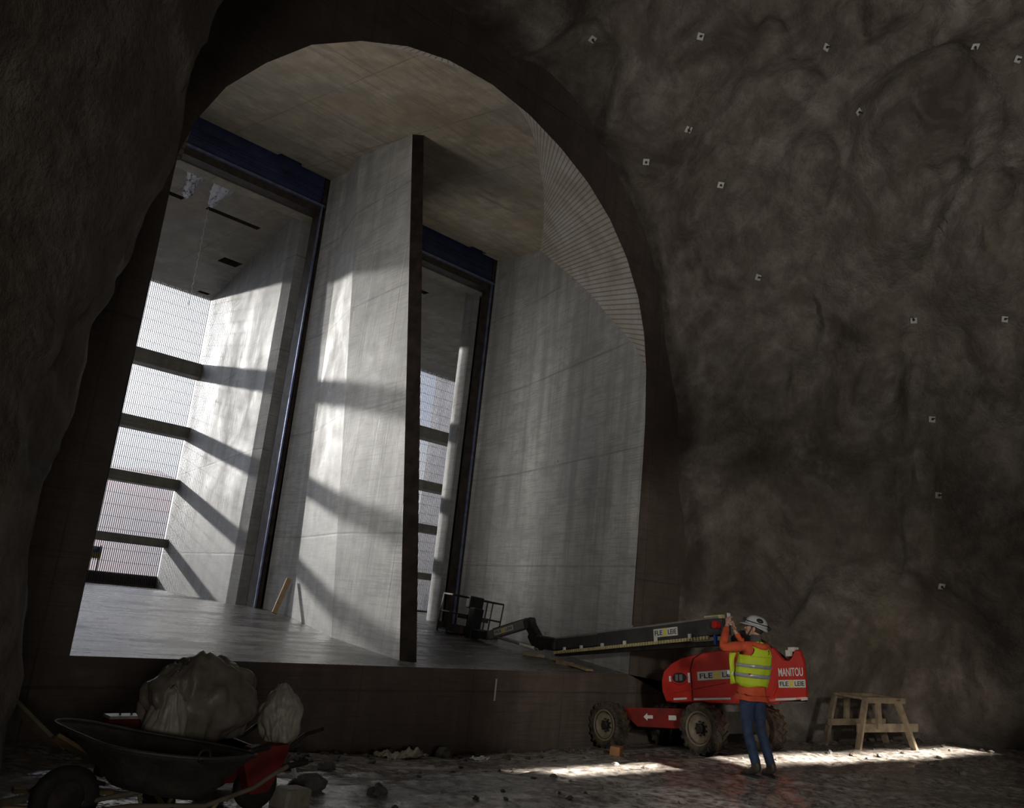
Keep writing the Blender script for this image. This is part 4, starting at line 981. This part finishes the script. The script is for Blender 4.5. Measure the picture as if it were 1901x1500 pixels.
# face on the head (turned left): nose, lips, eyes, ears as one mesh child each
HR = Matrix.Translation(HC) @ Matrix.Rotation(radians(38), 4, 'Z') @ Matrix.Rotation(radians(12), 4, 'X')
def headpart(name, mb, material, label=None, **kw):
    mb.v = [tuple(HR @ V(v)) for v in mb.v]; o = mb.obj(name, material, body if name in ('nose', 'ear', 'eye', 'lips') else PE, **kw)
    if label: tag(o, label)
    return o
def ellip(mb, c_, r, n_=16, m__=10):
    vv = []; ff = []
    for i in range(m__ + 1):
        a = -pi / 2 + pi * i / m__
        for j in range(n_): vv.append((c_[0] + r[0] * cos(a) * cos(2 * pi * j / n_), c_[1] + r[1] * cos(a) * sin(2 * pi * j / n_), c_[2] + r[2] * sin(a)))
    for i in range(m__):
        for j in range(n_): ff.append((i * n_ + j, i * n_ + (j + 1) % n_, (i + 1) * n_ + (j + 1) % n_, (i + 1) * n_ + j))
    return mb.add(vv, ff)
mb = MB(); ellip(mb, (0, .01, -.035), (.068, .085, .088), 20, 14); ellip(mb, (0, .055, -.088), (.036, .035, .03)); 
mb.v = [tuple(HR @ V(v)) for v in mb.v]; o = mb.obj('face', M['skin'], body, smooth=True)
mb = MB(); mb.add([(-.012, .088, -.055), (.012, .088, -.055), (0, .116, -.05), (0, .09, -.01), (0, .085, -.065)], [(0, 2, 3), (2, 1, 3), (0, 4, 2), (4, 1, 2)]); headpart('nose', mb, M['skin'])
for sx in (-1, 1):
    mb = MB(); ellip(mb, (sx * .028, .082, -.012), (.013, .008, .008)); headpart('eye', mb, M['ink'])
    mb = MB(); ellip(mb, (sx * .072, -.005, -.028), (.009, .019, .032)); headpart('ear', mb, M['skin'], smooth=True)
mb = MB(); ellip(mb, (0, .088, -.080), (.022, .007, .006)); headpart('lips', mb, M['skin'])
mb = MB(); ellip(mb, (0, -.022, -.01), (.078, .082, .085), 20, 14); headpart('hair', mb, M['hair'], smooth=True)
# helmet with brim, lamp strap, ear-muff knob
mb = MB(); n_ = 28; vv = []; ff = []
for i in range(11):
    a = pi / 2 * i / 10
    for j in range(n_):
        t = 2 * pi * j / n_; rx, ry = .108, .132
        vv.append((rx * cos(a) ** .8 * cos(t) if i < 10 else 0, -.008 + (ry * cos(a) ** .8 * sin(t) if i < 10 else 0), .018 + .112 * sin(a)))
for i in range(10):
    for j in range(n_): ff.append((i * n_ + j, i * n_ + (j + 1) % n_, (i + 1) * n_ + (j + 1) % n_, (i + 1) * n_ + j))
mb.add(vv, ff); helmet = headpart('helmet', mb, M['helmet'], smooth=True); sd = helmet.modifiers.new('s', 'SOLIDIFY'); sd.thickness = .006
mb = MB(); vv = []; ff = []
for j in range(n_):
    t = 2 * pi * j / n_; fr = max(0, sin(t)); bk = max(0, -sin(t))
    vv += [(.108 * cos(t), -.008 + .132 * sin(t), .018), ((.118 + .0 * fr) * cos(t), -.008 + (.145 + .045 * fr) * sin(t), .008 - .012 * fr - .03 * bk)]
for j in range(n_): ff.append((2 * j, 2 * j + 1, 2 * ((j + 1) % n_) + 1, 2 * ((j + 1) % n_)))
mb.add(vv, ff); br = headpart('helmet_brim', mb, M['helmet'], smooth=True, recalc=False); sd = br.modifiers.new('s', 'SOLIDIFY'); sd.thickness = .005
mb = MB(); mb.tube([(.112 * cos(t), -.008 + .136 * sin(t), .045) for t in [2 * pi * j / 24 for j in range(24)]], .006, 6, closed=True); headpart('lamp_strap', mb, M['ink'])
mb = MB(); ellip(mb, (-.07, -.045, .075), (.035, .045, .03)); headpart('vent_shade', mb, M['ink'], smooth=True)
mb = MB(); ellip(mb, (.02, -.150, .02), (.025, .022, .025)); ellip(mb, (-.02, .135, .055), (.022, .018, .018)); headpart('head_lamp', mb, M['ink'], smooth=True)
mb = MB()
for sx in (-1, 1): mb.tube([(sx * .098, .01, .02), (sx * .085, .02, -.04), (sx * .045, .05, -.12), (0, .06, -.13)], .005, 6)
headpart('chin_strap', mb, M['ink'])
mb = MB(); mb.lathe([(.062, 1.425), (.068, 1.45), (.064, 1.50), (.060, 1.535)], 'Z', 20, (-.023, .06, 0)); mb.obj('neck_warmer', M['scarf'], PE, smooth=True)
# jacket, trousers, boots
JK = {'skirt': ((-.02, .10, .865), .160, .136), 'hem': ((-.02, .10, .955), .164, .138), 'waist': ((-.02, .10, 1.08), .148, .112), 'chest': ((-.02, .075, 1.27), .172, .125), 'yoke': ((-.02, .06, 1.385), .125, .09), 'col': ((-.022, .06, 1.455), .075, .075),
      'ls': (tuple(Lsh), .068, .066), 'le': (tuple(Lel), .057, .055), 'lm': (tuple(Lel.lerp(Lwr, .55)), .050, .048), 'lw': (tuple(Lel.lerp(Lwr, .96)), .040, .038),
      'rs': (tuple(Rsh), .068, .066), 're': (tuple(Rel), .057, .055), 'rm': (tuple(Rel.lerp(Rwr, .55)), .050, .048), 'rw': (tuple(Rel.lerp(Rwr, .96)), .040, .038)}
jk = skin_obj('jacket', JK, [('skirt', 'hem'), ('hem', 'waist'), ('waist', 'chest'), ('chest', 'yoke'), ('yoke', 'col'), ('yoke', 'ls'), ('ls', 'le'), ('le', 'lm'), ('lm', 'lw'), ('yoke', 'rs'), ('rs', 're'), ('re', 'rm'), ('rm', 'rw')], 'hem', M['jacket'], PE)
for v in jk.data.vertices:
    q = v.co; d = .008 * noise.noise(q * 16) + .005 * noise.noise(q * 34); v.co = q + v.normal * d
mb = MB(); mb.tube([(-.022 + .088 * cos(t), .02 + .085 * sin(t), 1.44 + .035 * sin(t)) for t in [pi * (.95 + 1.1 * j / 14) for j in range(15)]], [.02 + .022 * sin(pi * j / 14) for j in range(15)], 10); mb.obj('hood', M['jacket'], PE, smooth=True)
TR = {'pel': ((-.02, .10, .93), .138, .108), 'lh': ((-.095, .10, .84), .090, .094), 'lt': ((-.11, .115, .68), .078, .082), 'lk': ((-.118, .12, .50), .062, .064), 'lc': ((-.118, .07, .34), .060, .062), 'la': ((-.117, .00, .11), .056, .058),
      'rh': ((.065, .10, .84), .090, .094), 'rt': ((.07, .11, .68), .078, .082), 'rk': ((.075, .11, .50), .062, .064), 'rc': ((.085, .065, .34), .060, .062), 'ra': ((.099, .00, .11), .056, .058)}
tr = skin_obj('trousers', TR, [('pel', 'lh'), ('lh', 'lt'), ('lt', 'lk'), ('lk', 'lc'), ('lc', 'la'), ('pel', 'rh'), ('rh', 'rt'), ('rt', 'rk'), ('rk', 'rc'), ('rc', 'ra')], 'pel', M['jeans'], PE)
for v in tr.data.vertices:
    q = v.co; v.co = q + v.normal * (.005 * noise.noise(V((q.x * 12, q.y * 12, q.z * 30))))
for x0, x1 in ((-.117, -.160), (.10, .135)):
    BT = {'top': ((x0, .0, .20), .056, .056), 'ank': ((x0, -.005, .10), .050, .054), 'heel': ((x0 + .002, -.035, .045), .045, .042), 'mid': (((x0 + x1) / 2, .08, .045), .046, .038), 'toe': ((x1, .165, .038), .042, .030)}
    bt = skin_obj('boot', BT, [('top', 'ank'), ('ank', 'heel'), ('ank', 'mid'), ('mid', 'toe')], 'ank', M['boot'], PE)
    mb = MB(); n2 = 20; pr = []
    for j in range(n2):
        t = 2 * pi * j / n2; ax_ = V((x1 - x0, .2, 0)).normalized(); px_ = V((ax_.y, -ax_.x, 0)); c_ = V(((x0 + x1) / 2, .06, 0)); pr.append(c_ + ax_ * (.148 * cos(t)) + px_ * (.049 * sin(t) * (1 + .1 * cos(t))))
    mb.prism([(p.x, p.y) for p in pr], 'Z', -.002, .024); mb.obj('sole', M['ink'], bt)
# vest: lofted shell, two bands
def vest_ring(z, k_=1.0, full=True):
    t_ = max(0, min(1, (z - .98) / .45)); cx, cy_ = -.02, .10 - .045 * sm(t_)
    rx = .178 + .020 * sin(pi * min(1, t_ * 1.1)) - .05 * max(0, t_ - .75) * 4 * .6; ry = .156 + .010 * sin(pi * t_) - .03 * max(0, t_ - .75) * 4
    return cx, cy_, rx * k_, ry * k_
def vest_patch(name, z0, z1, a0, a1, material, off=1.0, parent=PE, nz=10, na=40, arm=False):
    vv = []; 
    for i in range(nz + 1):
        z = z0 + (z1 - z0) * i / nz; cx, cy_, rx, ry = vest_ring(z, off)
        for j in range(na + 1):
            t = a0 + (a1 - a0) * j / na; w1 = .010 * noise.noise(V((cos(t) * 3, sin(t) * 3, z * 7))) + .006 * noise.noise(V((cos(t) * 7, sin(t) * 7, z * 14)))
            zz = z + (.012 * sin(t * 3) if i == 0 and not arm and material is M['vest'] else 0)
            vv.append((cx + (rx + w1) * cos(t), cy_ + (ry + w1) * sin(t), zz))
    mb = MB(); mb.add(vv, [(i * (na + 1) + j, i * (na + 1) + j + 1, (i + 1) * (na + 1) + j + 1, (i + 1) * (na + 1) + j) for i in range(nz) for j in range(na)])
    o = mb.obj(name, material, parent, smooth=True, recalc=False); sd = o.modifiers.new('s', 'SOLIDIFY'); sd.thickness = .004; return o
A0, A1 = radians(112), radians(428)          # open at the front
vs_ = vest_patch('vest', .96, 1.30, A0, A1, M['vest'], 1.06)
# upper back and front panels between the armholes, joined over the shoulders
vv = []; na, nz_ = 16, 12
mb = MB()
for sgn in (-1, 1):
    vv = []
    for i in range(nz_ + 1):
        z = 1.29 + .175 * i / nz_; cx, cy_, rx, ry = vest_ring(min(z, 1.43)); w_ = .165 - .03 * sin(pi * i / nz_) - .035 * (i / nz_)
        for j in range(na + 1):
            u_ = -1 + 2 * j / na; x = cx + w_ * u_; e = sqrt(max(0, 1 - (w_ * u_ / (rx * 1.06)) ** 2)); y = cy_ + sgn * 1.06 * ry * e * (1 - .55 * sm((z - 1.36) / .1)) 
            zz = z - (.05 * abs(u_) ** 2 * sm((z - 1.38) / .08))
            if sgn > 0 and abs(u_) < .3 * (i / nz_): pass
            vv.append((x, y, zz))
    mb.add(vv, [(i * (na + 1) + j, i * (na + 1) + j + 1, (i + 1) * (na + 1) + j + 1, (i + 1) * (na + 1) + j) for i in range(nz_ - (0 if sgn < 0 else 3)) for j in range(na)])
o = mb.obj('vest_yoke', M['vest'], PE, smooth=True, recalc=False); sd = o.modifiers.new('s', 'SOLIDIFY'); sd.thickness = .004
vest_patch('reflective_band', 1.055, 1.10, A0, A1, M['band'], 1.09, vs_, 2); vest_patch('reflective_band', 1.165, 1.205, A0, A1, M['band'], 1.085, vs_, 2)
# ragged open front flap hanging at the left side
mb = MB(); fl = []
for i in range(9):
    t = i / 8; fl += [(-.165 - .02 * sin(t * 5), .20 + .03 * sin(t * 4), 1.34 - .36 * t), (-.215 - .03 * sin(t * 4), .25 + .02 * cos(t * 6), 1.33 - .38 * t)]
mb.add(fl, [(2 * i, 2 * i + 1, 2 * i + 3, 2 * i + 2) for i in range(8)]); o = mb.obj('vest_flap', M['vest'], PE, smooth=True, recalc=False); sd = o.modifiers.new('s', 'SOLIDIFY'); sd.thickness = .005
mb = MB(); mb.add([(-.190, .225, 1.10), (-.246, .272, 1.10), (-.246, .272, 1.06), (-.190, .225, 1.06)], [(0, 1, 2, 3)]); o.modifiers[0].thickness = .005
b2 = mb.obj('reflective_band', M['band'], o, recalc=False); sd = b2.modifiers.new('s', 'SOLIDIFY'); sd.thickness = .008; sd.offset = 0
mb = MB(); mb.tube([(.03, -.098, 1.375), (.035, -.103, 1.34), (.02, -.104, 1.325)], .004, 6); mb.obj('clip', M['ink'], vs_)
# hips forward over the feet: the legs slant back to the heels
for ch in [o for o in bpy.data.objects if o.type == 'MESH' and (o.parent is PE or (o.parent and o.parent.parent is PE))]:
    if ch.name.split('.')[0] in ('body', 'trousers', 'boot', 'sole'):
        for v in ch.data.vertices:
            if v.co.z < .95: t = 1 - v.co.z / .95; v.co.x += .085 * t; v.co.y -= .05 * t
# phone held up in both hands
ph = MB().box((-.036, -.005, -.072), (.036, .005, .072)).obj('phone', M['phone'], bevel=.004)
ph.matrix_world = Matrix.Translation((PX, PY, -.655)) @ Matrix.Rotation(radians(-18), 4, 'Z') @ Matrix.Translation((-.070, .475, 1.685)) @ Matrix.Rotation(radians(20), 4, 'Z') @ Matrix.Rotation(radians(-12), 4, 'X')
tag(ph, 'pale phone held up in the raised hands of the person', 'phone')
m_ = MB(); m_.lathe([(.011, .005), (.011, .008), (0, .008)], 'Y', 12, (.018, 0, .048)); m_.obj('camera_lens', M['ink'], ph)

# ================================================================== WHEELBARROW
M['tub'] = varied('mortar_crusted_steel', (.055, .05, .043), (.11, .10, .085), .55, .3, 7, .5)
WB = tag(empty('wheelbarrow', (-.62, -3.98, ground_z(-.62, -3.98, False))), 'dark mortar-crusted steel wheelbarrow in the lower left foreground', 'wheelbarrow')
gz0 = WB.location.z
def wb(p): return V(p) - WB.location
rimA = [wb(p) for p in ((-1.154, -3.50, -.035), (-.96, -3.40, -.05), (-.60, -3.42, -.115), (-.215, -3.66, -.16), (-.10, -3.95, -.165), (-.235, -4.26, -.125), (-.60, -4.32, -.110), (-.98, -4.11, -.082), (-1.12, -3.80, -.05))]
botA = [wb(p) for p in ((-.86, -3.70, -.32), (-.78, -3.66, -.33), (-.60, -3.67, -.36), (-.42, -3.78, -.385), (-.36, -3.95, -.39), (-.40, -4.10, -.385), (-.58, -4.14, -.37), (-.80, -4.02, -.34), (-.88, -3.86, -.33))]
def loop_sub(pts, k_=4):
    out = []; n__ = len(pts)
    for i in range(n__):
        p0, p1, p2, p3 = pts[i - 1], pts[i], pts[(i + 1) % n__], pts[(i + 2) % n__]
        for j in range(k_):
            t = j / k_; out.append(.5 * ((2 * p1) + (-p0 + p2) * t + (2 * p0 - 5 * p1 + 4 * p2 - p3) * t * t + (-p0 + 3 * p1 - 3 * p2 + p3) * t ** 3))
    return out
ra, ba = loop_sub(rimA), loop_sub(botA); n__ = len(ra); mb = MB(); vv = []
for i in range(7):
    t = i / 6; vv += [ra[j].lerp(ba[j], t) + V((0, 0, .02 * sin(pi * t))) for j in range(n__)]
cc = sum(ba, V()) / n__; vv.append(cc)
mb.add(vv, [(i * n__ + j, i * n__ + (j + 1) % n__, (i + 1) * n__ + (j + 1) % n__, (i + 1) * n__ + j) for i in range(6) for j in range(n__)] + [(6 * n__ + j, 6 * n__ + (j + 1) % n__, 7 * n__) for j in range(n__)])
tray = mb.obj('tray', M['tub'], WB, smooth=True, recalc=False); sd = tray.modifiers.new('s', 'SOLIDIFY'); sd.thickness = .006
mb = MB(); mb.tube(ra, .011, 8, closed=True); mb.obj('tray_rim', M['tub'], tray, smooth=True)
for dy in (-3.86 - .26, -3.86 + .24):
    mb = MB(); mb.tube([wb(p) for p in ((-1.12, -3.62 + (dy + 3.86) * .25, -.52), (-.80, dy * .5 - 1.93, -.42), (-.42, dy, -.42), (-.12, dy, -.34), (.02, dy - .0, -.26), (.10, dy, -.225), (.22, dy, -.205))], .015, 8); mb.obj('handle', M['wood2'], WB, smooth=True)
    mb = MB(); mb.tube([wb((.10, dy, -.225)), wb((.24, dy, -.203))], .02, 8); mb.obj('grip', M['black'], WB)
    mb = MB(); mb.tube([wb(p) for p in ((-.62, dy, -.42), (-.56, dy, gz0 + .03), (-.46, dy, gz0 + .03), (-.34, dy, -.40))], .013, 8); mb.obj('leg', M['chain'], WB, smooth=True)
mb = MB(); mb.beam(wb((-.56, -4.12, gz0 + .10)), wb((-.5, -3.62, gz0 + .16)), .02, .02); mb.beam(wb((-.5, -4.12, gz0 + .16)), wb((-.56, -3.62, gz0 + .10)), .02, .02); mb.obj('leg_brace', M['chain'], WB)
mb = MB(); wc = wb((-1.06, -3.66, gz0 + .185)); mb.lathe([(.10, -.035), (.145, -.045), (.185, -.03), (.192, 0), (.185, .03), (.145, .045), (.10, .035)], 'Y', 28, tuple(wc), cap=False); wh = mb.obj('wheel', M['black'], WB, smooth=True)
mb = MB(); mb.lathe([(.0, -.03), (.10, -.025), (.105, 0), (.10, .025), (0, .03)], 'Y', 20, tuple(wc), cap=False); mb.obj('rim', M['steel'], wh)
mb = MB(); mb.tube([wb((-1.24, -3.60, -.40)), wb((-1.17, -3.63, -.33)), wb((-1.04, -3.66, -.31)), wb((-.86, -3.70, -.36))], .013, 8); mb.obj('wheel_guard', M['steel'], WB, smooth=True)
mb = MB(); mb.tube([(-.575 - WB.location.x + .035 * cos(t), -4.32 - WB.location.y, -.098 - gz0 + .035 * sin(t)) for t in [2 * pi * j / 16 for j in range(16)]], .009, 6, closed=True); mb.obj('ring', M['steel'], WB, smooth=True)

# ================================================================== RED TROLLEY WITH RUBBLE BAGS
TZ = ground_z(.2, -3.1, False)
TR_ = tag(empty('site_trolley', (.12, -3.05, TZ)), 'red site trolley carrying rubble bags behind the wheelbarrow', 'trolley')
mb = MB(); mb.prism([(-.40, .30), (-.30, .18), (.26, .18), (.34, .34), (.33, .37), (-.40, .37)], 'Y', -.30, .30); mb.obj('body_panel', M['redd'], TR_, bevel=.015)
mb = MB(); mb.prism([(.0, .34), (.08, .14), (.22, .15), (.33, .40), (.33, .46), (.05, .44)], 'Y', -.48, -.36); mb.obj('side_guard', M['redd'], TR_)
mb = MB(); mb.box((-.42, -.30, .30), (.30, .30, .37)); mb.obj('deck', M['redd'], TR_, bevel=.01)
for sy in (-.32, .32):
    mb = MB(); mb.lathe([(.05, -.035), (.12, -.045), (.155, -.03), (.16, 0), (.155, .03), (.12, .045), (.05, .035)], 'Y', 24, (.20, sy, .16)); mb.obj('wheel', M['black'], TR_, smooth=True)
for sx in (-.34,):
    mb = MB(); mb.box((sx - .03, -.2, .0), (sx + .03, .2, .24)); mb.obj('stand', M['steel'], TR_)
mb = MB(); mb.tube([(.26, -.29, .34), (.42, -.32, .40), (.56, -.32, .50), (.70, -.32, .53)], .016, 8); mb.obj('handle', M['steel'], TR_, smooth=True)
mb = MB(); mb.tube([(.26, .29, .34), (.42, .32, .40), (.56, .32, .50), (.70, .32, .53)], .016, 8); mb.obj('handle', M['steel'], TR_, smooth=True)
M['bag'] = varied('dusty_translucent_sack', (.27, .235, .20), (.14, .12, .10), .45, 0, 5, .5)
M['bag2'] = varied('pale_dusty_sack', (.45, .41, .35), (.30, .27, .225), .45, 0, 5, .5)
def sack(name, loc, r, material, label, seed, rot=0, pinch=1.0, cat='bag', group='rubble bags on the trolley'):
    bm = bmesh.new(); bmesh.ops.create_icosphere(bm, subdivisions=5, radius=1)
    off = V((seed * 5.3, seed * 1.7, 0))
    for v in bm.verts:
        n_ = v.co.normalized()
        ang_ = atan2(n_.y, n_.x); fold = .07 * (1 - abs(noise.noise(V((cos(ang_) * 4.2, sin(ang_) * 4.2, n_.z * 1.2)) + off)) * 4)
        d = 1 + .22 * noise.noise(n_ * 1.4 + off) + .12 * noise.noise(n_ * 3.1 + off) + fold * .8 + .02 * noise.noise(n_ * 9 + off)
        p = n_ * d
        if p.z > .3: p.x *= 1 - pinch * .45 * (p.z - .3); p.y *= 1 - pinch * .45 * (p.z - .3)
        if p.z < -.6: p.z = -.6 + (p.z + .6) * .2
        v.co = V((p.x * r[0], p.y * r[1], p.z * r[2]))
    me = bpy.data.meshes.new(name); bm.to_mesh(me); bm.free(); me.materials.append(material)
    for f in me.polygons: f.use_smooth = True
    o = bpy.data.objects.new(name, me); C.objects.link(o); o.location = loc; o.rotation_euler = (0, 0, rot); return tag(o, label, cat, group)
sack('rubble_bag', (.0, -2.95, TZ + .65), (.46, .30, .38), M['bag'], 'big wrinkled brown-grey rubble bag heaped on the red trolley', 1, .4, .12)
sack('rubble_bag', (-.33, -3.15, TZ + .50), (.13, .17, .30), M['bag2'], 'paler narrow sack against the left side of the big bag', 2, .2, .6)
sack('rubble_bag', (.44, -3.36, TZ + .60), (.17, .15, .22), M['bag2'], 'pale crumpled sack hanging at the right of the big bag', 3, .9, .0)
o = plank((.56, -3.42, TZ + .32), (.62, -3.40, TZ + .20), .04, .012, 'white', 'small white strip hanging below the pale right-hand sack', name='strip')
o['category'] = 'strip'
mb = MB().box((-.16, -.07, -.05), (.12, .07, .03)); o = mb.obj('box_tray', M['redd'], bevel=.02); o.location = (-.42, -2.75, TZ + .50); 
tag(o, 'dark red tool tray behind the left sack', 'tray')
mb = MB(); mb.box((-.15, -.065, .03), (.12, .065, .05)); mb.obj('lid', M['bag2'], o); mb = MB(); mb.tube([(-.06, 0, .05), (-.06, 0, .085), (.02, 0, .085), (.02, 0, .05)], .008, 6); mb.obj('handle', M['ink'], o)
mb = MB(); mb.box((-.14, -.06, -.35), (-.1, .06, -.05)); mb.box((.06, -.06, -.35), (.1, .06, -.05)); mb.obj('leg', M['steel'], o)

# ================================================================== TIMBER TRESTLE AT RIGHT
TGZ = -.72
def wt(n_, p, q, w_, t_, m__='wood2'): return MB().beam(p, q, w_, t_, (0, 0, 1)).obj(n_, M[m__], TS, bevel=.004)
TS = tag(empty('timber_trestle', (11.2, -3.05, TGZ), (0, 0, radians(-14))), 'rough timber trestle standing in the dark by the right rock wall', 'trestle')
wt('top_rail', (-.42, -.30, .78), (.55, -.30, .80), .05, .09); wt('top_rail', (-.42, .25, .78), (.55, .25, .80), .05, .09)
wt('side_board', (-.60, -.30, .36), (.85, -.32, .40), .03, .13); wt('side_board', (-.60, .25, .36), (.85, .27, .40), .03, .10)
for (x0, x1) in ((-.42, -.62), (-.12, -.14)):
    wt('leg', (x0, -.31, .80), (x1 if x0 < -.2 else x0, -.33, 0.0 if x0 < -.2 else .36), .09, .05)
    wt('leg', (x0, .26, .80), (x1 if x0 < -.2 else x0, .28, 0.0 if x0 < -.2 else .36), .09, .05)
wt('leg', (.32, -.33, .80), (.76, -.36, 0), .11, .05); wt('leg', (.52, .28, .80), (.95, .30, 0), .10, .05)
wt('cross_piece', (-.45, -.30, .80), (-.45, .25, .80), .08, .04); wt('cross_piece', (.50, -.30, .82), (.50, .25, .82), .08, .04)
